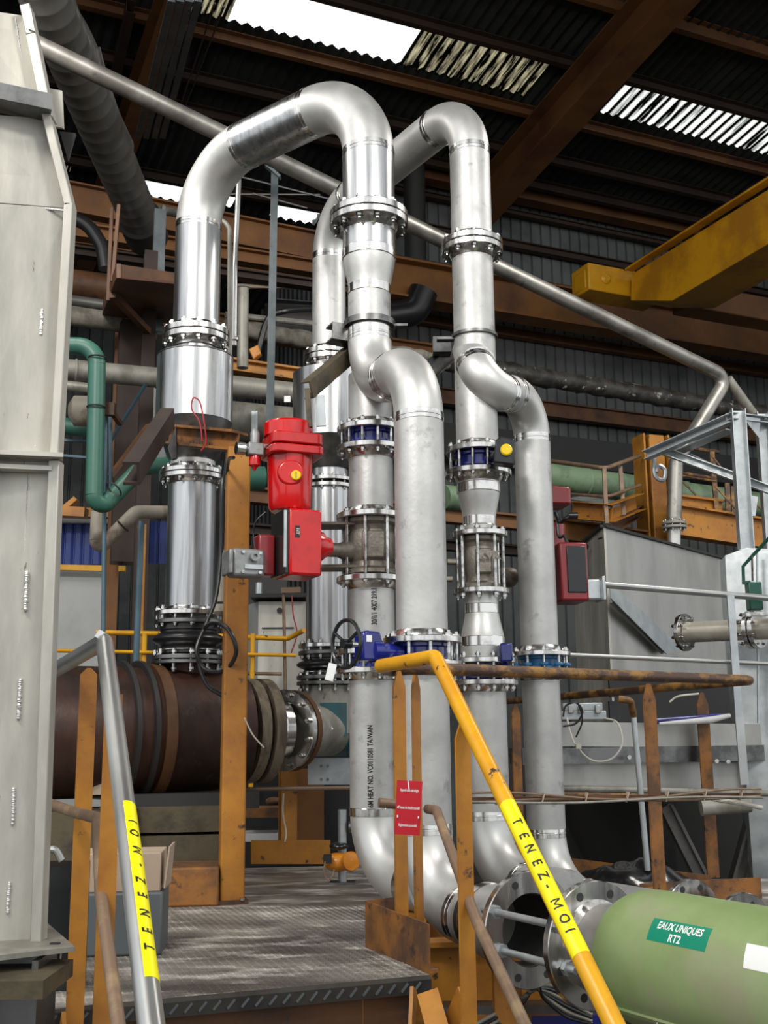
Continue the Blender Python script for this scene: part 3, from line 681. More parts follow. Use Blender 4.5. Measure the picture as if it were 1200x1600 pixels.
MB().prism([gc+Rw @ V((x, -0.035, z)) for x, z in ((-.048, -.055), (.04, -.055), (.048, .02), (.035, .065), (-.03, .07), (-.048, .055))], Rw @ V((0, 0.085, 0))).build('gearbox', 'blue_paint', vB, bevel=0.008)
MB().box(gc+Rw @ V((-.02, -.038, .035)), (0.024, 0.003, 0.028), Rw).build('name_plate', 'white_print', vB)
wd = V((-0.78, -0.60, 0.0)).normalized()
wc = P(541, 1006, 4.62)
MB().tube([gc+UP*(wc.z-gc.z), wc], 0.012, 12).build('worm_shaft', 'steel_flange', vB)
wx, wy, wa = frame(wd)
wr = 0.098
hw = MB().tube([wc+(wx*math.cos(2*PI*k/40)+wy*math.sin(2*PI*k/40))*wr for k in range(40)], 0.0085, 10, close=True).build('handwheel', 'black_plastic', vB)
MB().lathe([(0.02, -0.02), (0.02, 0.02)], wc, wd, 18).build('hub', 'black_plastic', hw)
for k in range(3):
    a_ = 2*PI*k/3+0.5; MB().tube([wc, wc+(wx*math.cos(a_)+wy*math.sin(a_))*wr], 0.007, 8).build('spoke', 'black_plastic', hw)
tg = P(517, 1050, 4.60); 
one(MB().box(tg, (0.034, 0.002, 0.07), Matrix.Rotation(0.25, 3, 'Y')).tube([tg+UP*.033, P(519, 1020, 4.60)], 0.001, 6), 'paper_tag', 'white_print', 'small white tag hanging from the black handwheel', 'tag')
# lower B, header and open flange
FL1 = P(826, 1452, 4.25)
zHB = FL1.z; hdir = V((FL1.x-B[0], FL1.y-B[1], 0)); hl = hdir.length; hdir.normalize(); HD = hdir
run(loB, [at(B, zv-hv/2-.03), at(B, zHB), at(B, zHB)+hdir*(0.303+0.045)], 0.303, rB)
hs = at(B, zHB)+hdir*(0.303+.045)
MB().lathe([(rB, 0), (rB+0.006, 0.02), (0.130, 0.08), (0.134, 0.1)], hs, hdir, 40).build('reducer', 'steel_satin', loB)
hp = MB().lathe([(0.134, 0.1), (0.134, hl-0.303-.045-0.02), (0.125, hl-0.303-.045-0.02), (0.125, 0.1), (0.134, 0.1)], hs, hdir, 40).build('header_pipe', 'steel_matte', loB)
MB().ring(hs+hdir*0.1, hdir, 0.134, 0.05, 0.003, 40).build('weld_seam', 'steel_weld', loB)
MB().lathe([(0.1265, hl-0.303-.045+.006), (0.1225, hl-0.303-.045+.006), (0.1225, 0.06), (0.0, 0.05), (0.1265, 0.04), (0.1265, hl-0.303-.045+.006)], hs, hdir, 48).build('bore_shade', 'hole_shade', loB)  # added dark liner: the shade inside the pipe is its colour
def holed_flange(root, o, axis, r, R, t, n, label=None, name='flange', a0=0.0):
    f = flange(root, o, axis, r, R, t, 0, label=label, name=name); x, y, a = frame(axis)
    for k in range(n):
        an_ = a0+2*PI*(k+0.5)/n; q = V(o)+(x*math.cos(an_)+y*math.sin(an_))*((r+R)/2+0.004)
        MB().lathe([(0.0145, -t/2-.0012), (0.0145, t/2+.0012)], q, a, 16).build('bolt_hole', 'hole_shade', f)
    return f
f1 = holed_flange(loB, at(B, zHB)+hdir*hl, hdir, 0.127, 0.202, 0.03, 8, 'open flange with a ring of empty bolt holes')
# ---- header: green insulated pipe
FL2 = at(B, zHB)+hdir*(hl+0.36)
gh_ = thing('header_pipe', 'big pale green pipe with green label, in the bottom right corner', 'pipe', FL2-UP*.2)
holed_flange(gh_, FL2, hdir, 0.127, 0.205, 0.03, 8)
MB().lathe([(0.127, 0.015), (0.146, 0.015), (0.138, 0.05), (0.138, 0.06), (0.134, 0.06)], FL2, hdir, 40).build('weld_neck', 'steel_flange', gh_)
MB().lathe([(0.134, 0.05), (0.137, 0.05), (0.139, 0.21), (0.134, 0.21), (0.134, 0.05)], FL2, hdir, 40).build('pipe_neck', 'dull_pipe', gh_)
pr = [(0.137, 0.17)]
for k in range(1, 13):
    t_ = k/12; pr.append((0.137+(0.207-0.137)*math.sin(t_*PI/2)**0.8, 0.17+0.12*(1-math.cos(t_*PI/2))*1.0+0.03*t_))
pr += [(0.207, 0.5), (0.207, 3.2)]
grn = MB().lathe(pr, FL2, hdir, 64).build('pipe_jacket', 'green_header', gh_)
sx_, sy_, sa_ = frame(hdir)
side = V((-hdir.y, hdir.x, 0))*-1
if side.y > 0: side = -side
sdir = (side*0.80-UP*0.60).normalized()
MB().beam(FL2+hdir*0.22+sdir*0.209, FL2+hdir*3.1+sdir*0.209, 0.016, 0.012, sdir).build('lap_seam', 'green_header', gh_)
for k in range(14):
    MB().ball(FL2+hdir*(0.30+0.17*k)+sdir*0.217, 0.005, n=8, m=6).build('rivet', 'steel_flange', gh_)
lp = P(1100, 1462, 3.6)                      # label position
ls = (lp-FL2).dot(hdir)
fl = V((side.x, side.y, 0))*0.80+UP*0.62
lbl = patch_on_tube(FL2+hdir*0.565, hdir, 0.207, fl, 0.115, 0.17, grn, 'label_green', 'pipe_label', 0.0008, skew=-0.10)
text_on_tube('EAUX UNIQUES', 0.032, FL2+hdir*0.565, hdir, 0.207, fl, lbl, 'white_print', read=1, bold=0.0008, lift=0.0014, name='lettering', shift=(0, 0.014), stretch=0.78)
text_on_tube('RT2', 0.032, FL2+hdir*0.56, hdir, 0.207, fl, lbl, 'white_print', read=1, bold=0.0008, lift=0.0014, name='lettering', shift=(0, -0.019), stretch=0.9)
patch_on_tube(FL2+hdir*0.87, hdir, 0.207, side*0.8+UP*.5, 0.05, 0.16, grn, 'white_print', 'paper_label', 0.0008, skew=-0.2)
# long studs holding the gap
x, y, a = frame(hdir)
for k, (px, py, px2, py2, lab) in enumerate(((768, 1424, 868, 1452, 'upper long zinc stud bridging the open flanges'), (778, 1484, 893, 1518, 'lower long zinc stud bridging the open flanges'))):
    n0 = at(B, zHB)+hdir*hl
    q1 = PPL(px, py, n0, hdir); q2 = q1+hdir*0.43
    t = thing('threaded_stud', lab, 'stud', q1)
    MB().tube([q1-hdir*0.05, q2], 0.0125, 14).build('rod', 'galvanised', t)
    for s_ in (0.0155, 0.345-0.0, 0.376): MB().hexrod(q1+hdir*s_, hdir, 0.024, 0.02).build('nut', 'galvanised', t)

# ---- column C + F : the rear arch
zC1 = cz(Cc, 388); zF1 = cz(F, 560)
zTC = P(720, 133, Cc[1]).z - rC
arch2 = thing('arch_pipe', 'slimmer matte steel arch pipe, the second bend behind the front arch', 'pipe', at(F, zF1))
run(arch2, [at(F, zF1+.03), at(F, zTC), at(Cc, zTC), at(Cc, zC1+.03)], 0.305, rC, 'steel_matte', 'steel_satin')
spC = thing('branch_pipe', 'silver pipe with saddle branch and small bend to the rightmost riser', 'pipe', atp(Cc, 700))
flange_pair(arch2, spC, Cc, zC1, rC, 0.165, 10, 0.033, s=0.016)
MB().tube([at(Cc, zC1-.03), atp(Cc, 695)], rC, 40).build('pipe', 'steel_matte', spC)
cl = MB(); cl.ring(atp(Cc, 527), UP, rC, 0.012, 0.014, 40); cl.box(atp(Cc, 530)+V((-.15, .0, 0)), (0.10, 0.05, 0.012)); cl.build('pipe_clamp', 'steel_dark', spC)
zb1 = cz(Cc, 575); zb2 = cz(Cc, 628); zD1 = cz(D, 1022)
bc = at(Cc, 0)+V((0.03, -0.30, 0))
zDt = cz(D, 620)
run(spC, [at(Cc, zDt+0.20)+V((-.02, .03, 0)), V((Cc[0]+.02, Cc[1]-.21, zDt-0.10)), at(D, zDt), at(D, zD1+.03)], [0.11, 0.20], rD)
MB().ring(at(Cc, zDt+0.085)+V((-0.003, -0.065, 0)), V((0.10, -0.62, -0.78)), rD+0.001, 0.012, 0.006, 40).build('saddle_weld', 'steel_weld', spC)
# valve and reducers on C
vC = wafer(Cc, cz(Cc, 722), rC, 0.165, cz(Cc, 712)-cz(Cc, 733), 'blue_paint', 'dark blue butterfly valve with a black lever box and yellow knob')
fu = flange(spC, atp(Cc, 706), UP, rC, 0.166, 0.028, 1); bolts(fu, atp(Cc, 722), UP, 0.146, 12, 0.15, 0.013)
lb = P(783, 706, 5.42)
MB().tube([at(Cc, lb.z)+V((.05, -.05, 0)), lb], 0.025, 16).build('valve_stem', 'steel_dark', vC)
MB().prism([lb+V((x_, -0.03, z_)) for x_, z_ in ((-.045, -.06), (.06, -.075), (.065, .06), (.0, .075), (-.03, .055))], V((0.01, 0.09, 0))).build('lever_box', 'black_plastic', vC, bevel=0.008)
MB().lathe([(0.03, 0), (0.03, 0.012), (0.024, 0.018)], lb+V((0.022, -0.03, -.0)), V((0, -1, 0)), 24).build('indicator_knob', 'yellow_plastic', vC)
spC2 = thing('reducer_pipe', 'short silver reducer pipe narrowing down between the black lever box and the rear control valve', 'pipe', atp(Cc, 830))
flange(spC2, atp(Cc, 741), UP, rC, 0.172, 0.028, -1)
def reducer(root, c, ya, yb, r0, r1):
    za, zb_ = cz(c, ya), cz(c, yb); pr_ = []
    for k in range(13):
        t_ = k/12; sm = t_*t_*(3-2*t_); pr_.append((r0+(r1-r0)*sm, (zb_-za)*t_))
    MB().lathe(pr_, at(c, za), UP, 40).build('reducer', 'steel_satin', root)
    for z_, r_ in ((za, r0), (zb_, r1)): MB().ring(at(c, z_), UP, r_, 0.05, 0.003, 40).build('weld_seam', 'steel_weld', root)
MB().tube([atp(Cc, 743), atp(Cc, 764)], rC, 40).build('pipe', 'steel_satin', spC2)
reducer(spC2, Cc, 764, 815, rC, 0.084)
MB().tube([atp(Cc, 815), atp(Cc, 832)], 0.084, 40).build('pipe', 'steel_satin', spC2)
flange(spC2, atp(Cc, 836), UP, 0.084, 0.142, 0.026)
cvC, tipC, adC = control_valve(Cc, 841, 920, 0.142, 0.090, V((0.5, 1, 0)), 'smaller tan control valve with raised letters and a dark red actuator behind the rightmost riser', 0.42)
text_flat('KVK', 0.055, at(Cc, 0)+UP*cz(Cc, 873)+V((0.036, -0.114, 0)), V((1, 0.1, 0)), UP, cvC, 'cast_valve', bold=0.003, name='raised_lettering')
for q_ in (P(700, 905, 5.6), P(706, 878, 5.6)): MB().box(q_, (0.05, 0.05, 0.025)).build('yoke_lug', 'cast_valve', cvC, bevel=.006)
# its dark red actuator
ra = P(873, 790, 6.25); ca = V((ra.x-0.06, 6.25, 0))
MB().lathe([(0.085, 0), (0.09, 0.15)], V((ca.x, ca.y, P(868, 862, 6.25).z)), UP, 32).build('actuator_housing', 'dark_red_paint', cvC)
MB().prism(rsq(ca.x, ca.y, P(870, 792, 6.25).z, 0.11, 0.10, 0.03, 0, 0.2), UP*0.10).build('cover_flange', 'dark_red_paint', cvC, bevel=0.01)
MB().lathe([(0.09, 0), (0.09, 0.07), (0.02, 0.08)], V((ca.x-.02, ca.y, P(870, 766, 6.25).z-0.06)), UP, 32).build('top_cap', 'dark_red_paint', cvC)
gb = P(888, 897, 6.05); Rh = Matrix.Rotation(math.radians(8), 3, 'Z')
MB().box(gb, (0.155, 0.22, P(888, 852, 6.05).z-P(888, 942, 6.05).z), Rh).build('gear_housing', 'dark_red_paint', cvC, bevel=0.012)
MB().box(gb+Rh @ V((0.012, -0.113, 0.01)), (0.105, 0.012, 0.25), Rh).build('display_cover', 'black_plastic', cvC, bevel=0.004)
MB().box(P(921, 923, 6.02), (0.10, 0.12, 0.11), Rh).build('switch_box', 'galvanised', cvC, bevel=0.01)
MB().box(P(938, 921, 6.0), (0.018, 0.14, 0.13), Rh).build('switch_box_cover', 'galvanised', cvC, bevel=0.005)
MB().tube(spline([P(868, 800, 6.1), P(875, 815, 6.08), P(884, 810, 6.05), P(893, 806, 6.05)]), 0.012, 10).lathe([(.02, 0), (.02, .05)], P(888, 806, 6.05), V((1, 0, 0)), 14).build('cable_gland', 'black_plastic', cvC)
MB().tube(spline([P(870, 812, 6.1), P(873, 838, 6.08), P(882, 838, 6.06), P(888, 852, 6.05)]), 0.009, 10).build('cable', 'black_rubber', cvC)
spC3 = thing('reducer_pipe', 'short silver reducer pipe widening downward just above the worn top rail', 'pipe', atp(Cc, 1035))
flange(spC3, atp(Cc, 925), UP, 0.084, 0.142, 0.026)
MB().tube([atp(Cc, 927), atp(Cc, 952)], 0.084, 40).build('pipe', 'steel_satin', spC3)
reducer(spC3, Cc, 952, 1003, 0.084, rC)
MB().tube([atp(Cc, 1003), atp(Cc, 1032)], rC, 40).build('pipe', 'steel_satin', spC3)
f_ = flange(spC3, atp(Cc, 1033), UP, rC, 0.168, 0.026); bolts(f_, atp(Cc, 1050), UP, 0.146, 12, 0.15, 0.013)
vC2 = wafer(Cc, cz(Cc, 1050), rC, 0.165, cz(Cc, 1040)-cz(Cc, 1060), 'blue_paint', 'blue butterfly valve hidden behind the worn top rail, between the two blue-valved risers')
MB().box(P(790, 1020, 5.52), (0.06, 0.09, 0.09)).build('gearbox', 'blue_paint', vC2, bevel=0.008)
MB().tube([P(790, 1040, 5.52), P(780, 1050, 5.6)], 0.02, 12).build('valve_stem', 'blue_paint', vC2)
loC = thing('riser_pipe', 'silver riser between the sign and the yellow handrail, bending low behind the open flange', 'pipe', V((Cc[0], Cc[1], .8)))
flange(loC, atp(Cc, 1067), UP, rC, 0.172, 0.026, -1)
zHC = cz(Cc, 1275)-0.303
run(loC, [atp(Cc, 1068), at(Cc, zHC), at(Cc, zHC)+HD*0.60], 0.303, rC)
# column D
hvD = 0.065; zvD = cz(D, 1036)
loD = thing('riser_pipe', 'rightmost silver riser under the light blue valve, bending low towards the green pipe', 'pipe', V((D[0], D[1], .75)))
fD = flange(spC, at(D, zvD+hvD/2+.013), UP, rD, 0.160, 0.024, 1); bolts(fD, at(D, zvD), UP, 0.137, 10, hvD+.05, 0.014)
vD = wafer(D, zvD, rD, 0.150, hvD, 'light_blue_paint', 'light blue butterfly valve on the rightmost riser')
for k in range(10):
    an_ = 2*PI*(k+.5)/10; q = at(D, zvD-0.012)+V((math.cos(an_), math.sin(an_), 0))*0.137
    MB().lathe([(0.02, -.008), (0.024, -.004), (0.024, .004), (0.02, .008)], q, UP, 16).build('bolt_lug', 'light_blue_paint', vD)
flange(loD, at(D, zvD-hvD/2-.013), UP, rD, 0.160, 0.024, -1)
zHD = cz(D, 1302)-0.29
sD = 0.98
run(loD, [at(D, zvD-hvD/2-.03), at(D, zHD), at(D, zHD)+HD*sD], 0.29, rD)
holed_flange(loD, at(D, zHD)+HD*sD, HD, rD, 0.165, 0.026, 8)
t = thing('flanged_pipe', 'flanged steel pipe end at the right edge, partly hidden behind the big green pipe', 'pipe', P(1165, 1460, 5.0)-UP*.16)
c_ = P(1162, 1462, 5.0)
MB().tube([c_, c_-HD*0.5], 0.09, 32).build('pipe', 'steel_matte', t); holed_flange(t, c_, HD, 0.08, 0.175, 0.026, 8)
for c, lab in (((c_-HD*0.25), 'pipe saddle under the flanged pipe end at the right'), (at(D, zHD)+HD*0.7, 'pipe saddle under the header of the rightmost riser'), (at(Cc, zHC)+HD*.52, 'pipe saddle under the header of the middle riser'), (hs+hdir*0.2, 'pipe saddle under the open-ended header'), (FL2+hdir*1.0, 'pipe saddle under the big green pipe'), (at(A, zH)+HD*.36, 'pipe saddle under the lettered riser elbow')):
    r0 = 0.207 if 'green' in lab else 0.11
    one(MB().box(V((c.x, c.y, (c.z-r0)/2)), (0.10, 0.10, c.z-r0+0.01)), 'pipe_support', 'ochre_paint', lab, 'support')

# ---- columns E and F: jackets, spools, bellows
def jacket_column(c, r, yj0, yj1, Rj, ycone, yf2, name_l, joint_l, yfl, R1, R2):
    pass
jE = thing('jacketed_joint', 'wide polished jacket joint under the left leg of the front arch', 'expansion joint', atp(E, 745))
flange_pair(arch, jE, E, zE1, rA, 0.197, 12, 0.037, s=0.018)
MB().tube([at(E, zE1-.03), atp(E, 566)], rE, 40).build('pipe', 'steel_polished', jE)
zj0, zj1 = cz(E, 560), cz(E, 662)
MB().lathe([(rE, 0), (0.222, 0), (0.222, zj1-zj0), (0.21, zj1-zj0)], at(E, zj0), UP, 56).build('jacket', 'steel_polished', jE)
MB().ring(at(E, zj0), UP, 0.221, 0.012, 0.004, 56).build('jacket_rim', 'steel_dark', jE)
MB().lathe([(0.218, 0), (0.150, cz(E, 715)-zj1), (rE, cz(E, 722)-zj1)], at(E, zj1), UP, 48).build('cone', 'steel_dark', jE)
MB().tube([atp(E, 715), atp(E, 742)], rE, 40).build('pipe', 'steel_satin', jE)
f_ = flange(jE, atp(E, 741), UP, rE, 0.188, 0.028, 1); 
spE = thing('spool_pipe', 'long dark-banded steel pipe left of the ochre post, above the black rubber bellows', 'pipe', atp(E, 965))
flange(spE, atp(E, 749), UP, rE, 0.188, 0.028, -1); bolts(f_, atp(E, 745), UP, 0.164, 12, 0.062, 0.015)
MB().tube([atp(E, 750), atp(E, 958)], rE+0.008, 40).build('pipe', 'steel_polished', spE)
f_ = flange(spE, atp(E, 960), UP, rE, 0.200, 0.026, 1); bolts(f_, atp(E, 965), UP, 0.176, 12, 0.07, 0.015)
def bellows(c, ya, yb, r, R, lab):
    t = thing('rubber_bellows', lab, 'expansion joint', atp(c, yb))
    za, zb_ = cz(c, ya), cz(c, yb); h = za-zb_; o = at(c, zb_)
    flange(t, o+UP*(h-.012), UP, r*.8, R, 0.024, 0, 'steel_dark'); flange(t, o+UP*.012, UP, r*.8, R+.01, 0.024, 0, 'steel_dark')
    MB().lathe([(r*0.9, h*.14), (r*1.08, h*.16), (r*1.08, h*.30), (r*1.02, h*.33)]+[(r*1.05+0.045*math.sin(k/8*PI), h*(.36+.32*k/8)) for k in range(9)]+[(r*1.05, h*.72), (r*1.1, h*.75), (r*1.1, h*.88), (r*.9, h*.9)], o, UP, 48).build('rubber_sleeve', 'black_rubber', t)
    MB().ring(o+UP*h*.25, UP, r*1.06, h*.12, 0.012, 48).build('clamp_ring', 'steel_flange', t)
    return t
blE = bellows(E, 970, 1032, 0.150, 0.195, 'black rubber bellows under the long left pipe, behind the looped black cable')
f_ = flange(blE, atp(E, 1036), UP, 0.1, 0.205, 0.02, 0, 'steel_dark'); bolts(f_, atp(E, 1034), UP, 0.183, 12, 0.08, 0.015)
jF = thing('jacketed_joint', 'wide steel jacket joint partly hidden behind the front riser and the angle bracket', 'expansion joint', atp(F, 750))
flange_pair(arch2, jF, F, zF1, rC, 0.165, 10, 0.035, s=0.016)
MB().tube([at(F, zF1-.03), atp(F, 600)], rF, 32).build('pipe', 'steel_matte', jF)
zj0, zj1 = cz(F, 586), cz(F, 690)
MB().lathe([(rF, 0), (0.235, 0), (0.235, zj1-zj0), (0.225, zj1-zj0)], at(F, zj0), UP, 48).build('jacket', 'steel_polished', jF)
MB().lathe([(0.23, 0), (0.14, cz(F, 735)-zj1)], at(F, zj1), UP, 48).build('cone', 'steel_dark', jF)
MB().tube([atp(F, 730), atp(F, 752)], 0.125, 32).build('pipe', 'steel_polished', jF)
f_ = flange(jF, atp(F, 753), UP, 0.125, 0.165, 0.026)
spF = thing('spool_pipe', 'long streaked steel pipe right of the red actuator, half hidden by the control valve', 'pipe', atp(F, 1010))
flange(spF, atp(F, 763), UP, 0.125, 0.165, 0.026); bolts(f_, atp(F, 758), UP, 0.147, 12, 0.065, 0.013)
pz = MB(); o_ = atp(F, 764); hh = cz(F, 764)-cz(F, 1008)
vs = []; nn = 72
for k in range(nn):
    a_ = 2*PI*k/nn; rr = 0.142+(0.004 if (k//3) % 2 else 0); vs += [o_+V((math.cos(a_)*rr, math.sin(a_)*rr, 0)), o_+V((math.cos(a_)*rr, math.sin(a_)*rr, -hh))]
pz.add(vs, [(2*k, 2*k+1, (2*k+3) % (2*nn), (2*k+2) % (2*nn)) for k in range(nn)]); pz.build('pipe', 'steel_polished', spF, ang=12)
f_ = flange(spF, atp(F, 1010), UP, 0.14, 0.19, 0.026); bolts(f_, atp(F, 1016), UP, 0.168, 12, 0.075, 0.015)
blF = bellows(F, 1018, 1062, 0.150, 0.19, 'black rubber bellows behind the handwheel, under the streaked pipe')
f_ = flange(blF, atp(F, 1068), UP, 0.1, 0.20, 0.022, 0, 'steel_dark'); bolts(f_, atp(F, 1066), UP, 0.178, 12, 0.08, 0.015)

# ---- the big rusty manifold below E and F
MD = V((0.86, 0.51, 0)).normalized()
MC = V((E[0], E[1]+0.05, col_z(E[0], E[1], 1142)))
man = thing('manifold_pipe', 'huge rust-brown horizontal pipe running behind the ochre post', 'pipe', MC-UP*.42)
rm = 0.345
MB().tube([MC-MD*1.5, MC+MD*0.27], rm, 64).build('pipe', 'rust_pipe', man)
for s_ in (-0.40, -0.30):
    MB().lathe([(rm, -.012), (rm+0.035, -.012), (rm+.035, .012), (rm, .012), (rm, -.012)], MC+MD*s_, MD, 64).build('flange', 'duct_black', man)
MB().lathe([(rm, -.03), (rm+0.02, -.03), (rm+.02, .03), (rm, .03), (rm, -.03)], MC-MD*0.22, MD, 64).build('collar', 'rust_brown', man)
MB().lathe([(0.13, 0), (0.145, .0), (0.15, 0.25), (0.16, 0.30)], MC+UP*0.16, UP, 40).build('branch_stub', 'rust_pipe', man)
for s_ in (0.35, 0.44):
    MB().lathe([(0.12, -.03), (rm-0.05, -.03), (rm-.05, .03), (0.12, .03)], MC+MD*s_, MD, 64).build('blind_flange', 'old_wood', man)
MB().tube([MC+MD*0.26, MC+MD*0.45], rm-0.09, 40).build('neck', 'rust_pipe', man)
MB().lathe([(0.26, 0), (0.17, 0.07), (0.165, 0.12)], MC+MD*0.47, MD, 48).build('reducer', 'steel_weld', man)
FB = V((F[0], F[1], MC.z+0.0)); 
md2 = (FB-(MC+MD*0.64)); md2.z = 0; L2 = md2.length; md2.normalize()
e0 = MC+MD*0.58
tee = thing('elbow_pipe', 'grimy steel mitred elbow with a teal paint patch, under the bellows behind the handwheel', 'pipe', FB-UP*.3)
fz_ = cz(F, 1072)
d2 = (FB-e0); d2.z = 0; d2.normalize()
f_ = flange(man, e0+d2*0.02, d2, 0.165, 0.235, 0.035); bolts(f_, e0+d2*0.045, d2, 0.205, 12, 0.09, 0.016)
flange(tee, e0+d2*0.07, d2, 0.165, 0.235, 0.035, 0, 'rust_brown')
MB().tube([e0+d2*0.09, FB+d2*0.05], 0.155, 40).build('pipe', 'dirty_pipe', tee)
MB().tube([FB-UP*0.02, V((FB.x, FB.y, fz_))], 0.158, 40).build('riser', 'dirty_pipe', tee)
MB().tube([FB+d2*0.01, FB+d2*0.3], 0.158, 40).build('end_run', 'teal_patch', tee)
mit = MB(); m0 = P(487, 1095, 6.75); m1 = P(519, 1140, 6.78); mit.beam(m0, m1, 0.012, 0.014); mit.build('mitre_seam', 'steel_weld', tee)
patch_on_tube(V((FB.x, FB.y, cz(F, 1125))), UP, 0.158, V((0.25, -1, 0)), 0.10, 0.55, tee, 'teal_patch', 'paint_patch', 0.001)

# ================================================================ steel platform, stairs and yellow guard rails
ZP = 0.85
def zp(px, py, z=ZP): return PZ(px, py, z)
fl_l = zp(120, 1572); fl_r = zp(672, 1523); kb0 = zp(573, 1480)
# platform plate
deck = [fl_l, fl_r, kb0, kb0+V((0.06, .35, 0)), V((0.0, 5.5, ZP)), V((0.06, 7.3, ZP)), V((-3.4, 6.9, ZP)), V((-3.2, 2.6, ZP))]
t = thing('platform_deck', 'worn checker-plate platform floor in front of the rusty pipe and ochre post', 'platform', (-1.5, 4.8, ZP-.03))
MB().prism([p-UP*0.008 for p in deck], UP*0.008).build('deck_plate', 'plate_floor', t)
# raised lozenge pattern on the visible front of the plate
lz = MB(); fd_ = (fl_r-fl_l).normalized(); bd_ = UP.cross(fd_)
def inside(p, poly):
    c = False; n = len(poly)
    for i in range(n):
        a, b = poly[i], poly[(i+1) % n]
        if (a.y > p.y) != (b.y > p.y) and p.x < (b.x-a.x)*(p.y-a.y)/(b.y-a.y)+a.x: c = not c
    return c
for i in range(90):
    for j in range(150):
        q = fl_l+fd_*(-0.9+0.030*i+(0.015 if j % 2 else 0))+bd_*(0.01+0.015*j)
        if q.y > 5.6 or not inside(q, deck): continue
        d_ = (fd_*(1 if j % 2 else -1)*0.5+bd_).normalized() if True else fd_; s_ = UP.cross(d_)
        b_ = [q-d_*.011, q+s_*.0032, q+d_*.011, q-s_*.0032]
        lz.add(b_+[q+UP*0.0022-d_*.006, q+UP*0.0022+d_*.006], [(0, 1, 4), (1, 2, 5, 4), (2, 3, 5), (3, 0, 4, 5)])
lz.build('lozenge_pattern', 'plate_floor', t, smooth=False)
et = MB(); ed = MB(); e0_ = fl_l-fd_*0.9; L_ = (fl_r-e0_).length
ed.prism([e0_-UP*.0+bd_*.0, e0_-bd_*.012-UP*.012, e0_-bd_*.012-UP*.055, e0_-UP*.055, ], fd_*L_)
for k in range(int(L_/0.045)):
    q = e0_+fd_*(0.02+0.045*k)-bd_*0.014-UP*0.03; ed.beam(q-fd_*.012-UP*.014, q+fd_*.012+UP*.012, 0.006, 0.004, -bd_)
    et.beam(q-fd_*.012-UP*.014-bd_*.001, q+fd_*.012+UP*.012-bd_*.001, 0.007, 0.005, -bd_)
et.build('nosing_tread', 'crate_grey', t, smooth=False)
ed.build('plate_nosing', 'plate_edge', t, smooth=False)
fr = MB(); fr.beam(fl_l+bd_*.06-UP*.13-fd_*.9, fl_r+bd_*.06-UP*.13-fd_*.05, 0.06, 0.16)
fr.beam(fl_r-fd_*.08+bd_*.06-UP*.13, fl_r-fd_*.08+bd_*3-UP*.13-fd_*1.5, 0.06, 0.16); fr.build('deck_frame', 'rust_brown', t)
for (x_, y_) in ((-2.9, 3.4), (-0.25, 4.6), (-2.9, 6.0), (-0.4, 6.6), (-1.4, 5.0)):
    MB().box((x_, y_, (ZP-.05)/2), (0.1, 0.1, ZP-.05)).build('deck_leg', 'ochre_paint', t)
# stair stringers and steps going down towards the viewer
SD = V((0.36, -0.93, 0)).normalized(); zs = 0.9
t = thing('stair_flight', 'steel stair flight falling away below the platform edge between the handrails', 'stairs', (0.1, 3.2, 0))
sr = zp(690, 1540)
def stringer(a, lab=None):
    p0_ = a-UP*0.06; p1_ = a+SD*0.84-UP*0.84
    return MB().beam(p0_, p1_, 0.012, 0.20, UP).build('stringer', 'ochre_paint', t)
stringer(sr+SD*.02+V((.02, 0, 0))); stringer(fl_l+SD*.05-fd_*.05)
for k in range(1, 4):
    a = fl_l+SD*(0.21*k)-UP*(0.21*k); b = sr+SD*(0.21*k)-UP*(0.21*k)
    a = a+fd_*.03; 
    MB().prism([a, b, b+SD*0.22, a+SD*0.22], UP*-0.03).build('stair_tread', 'plate_floor', t)
# brace under the corner
MB().beam(zp(668, 1540)-UP*.02, P(700, 1665, 3.62), 0.07, 0.012, V((0, -1, 0))).build('corner_brace', 'ochre_paint', t)
MB().beam(zp(655, 1540)-UP*.02+bd_*.05, P(640, 1680, 3.75), 0.05, 0.012, V((1, -.3, 0))).build('corner_brace', 'ochre_paint', t)
# kick plate
kp = MB(); k1 = zp(673, 1521); k0 = kb0; hk0 = col_z(k0.x, k0.y, 1407)-ZP; hk1 = col_z(k1.x, k1.y, 1444)-ZP
n__ = V((k1.y-k0.y, -(k1.x-k0.x), 0)).normalized()
kp.prism([k0, k1, k1+UP*hk1, k0+UP*(hk0)], n__*0.006)
kp.prism([k0, k0+UP*hk0, k0+UP*hk0+V((0.16, 0.12, 0)), k0+V((0.16, .12, 0))], V((0, .006, 0)))
kp.prism([k0-n__*.03+UP*.0, k1-n__*.03, k1, k0], UP*0.012)
one(kp, 'kick_plate', 'ochre_worn', 'rusty bent kick plate standing on the checker plate below the red sign', 'kick plate')

def flat_post(px0, py0, Y, z0, w, d, tip=0.06, ang=0.35, m='ochre_paint'):
    """flat bar post with chamfered tip under the rail"""
    top = P(px0, py0, Y); R = Matrix.Rotation(ang, 3, 'Z'); mb = MB()
    b = V((top.x, top.y, z0)); h = top.z-z0
    x = R @ V((w/2, 0, 0)); y = R @ V((0, d/2, 0))
    pts = [b-x-y, b+x-y, b+x-y+UP*(h-tip), b+x*0.25-y+UP*h, b-x*.25-y+UP*h, b-x-y+UP*(h-tip)]
    mb.prism(pts, y*2); return mb
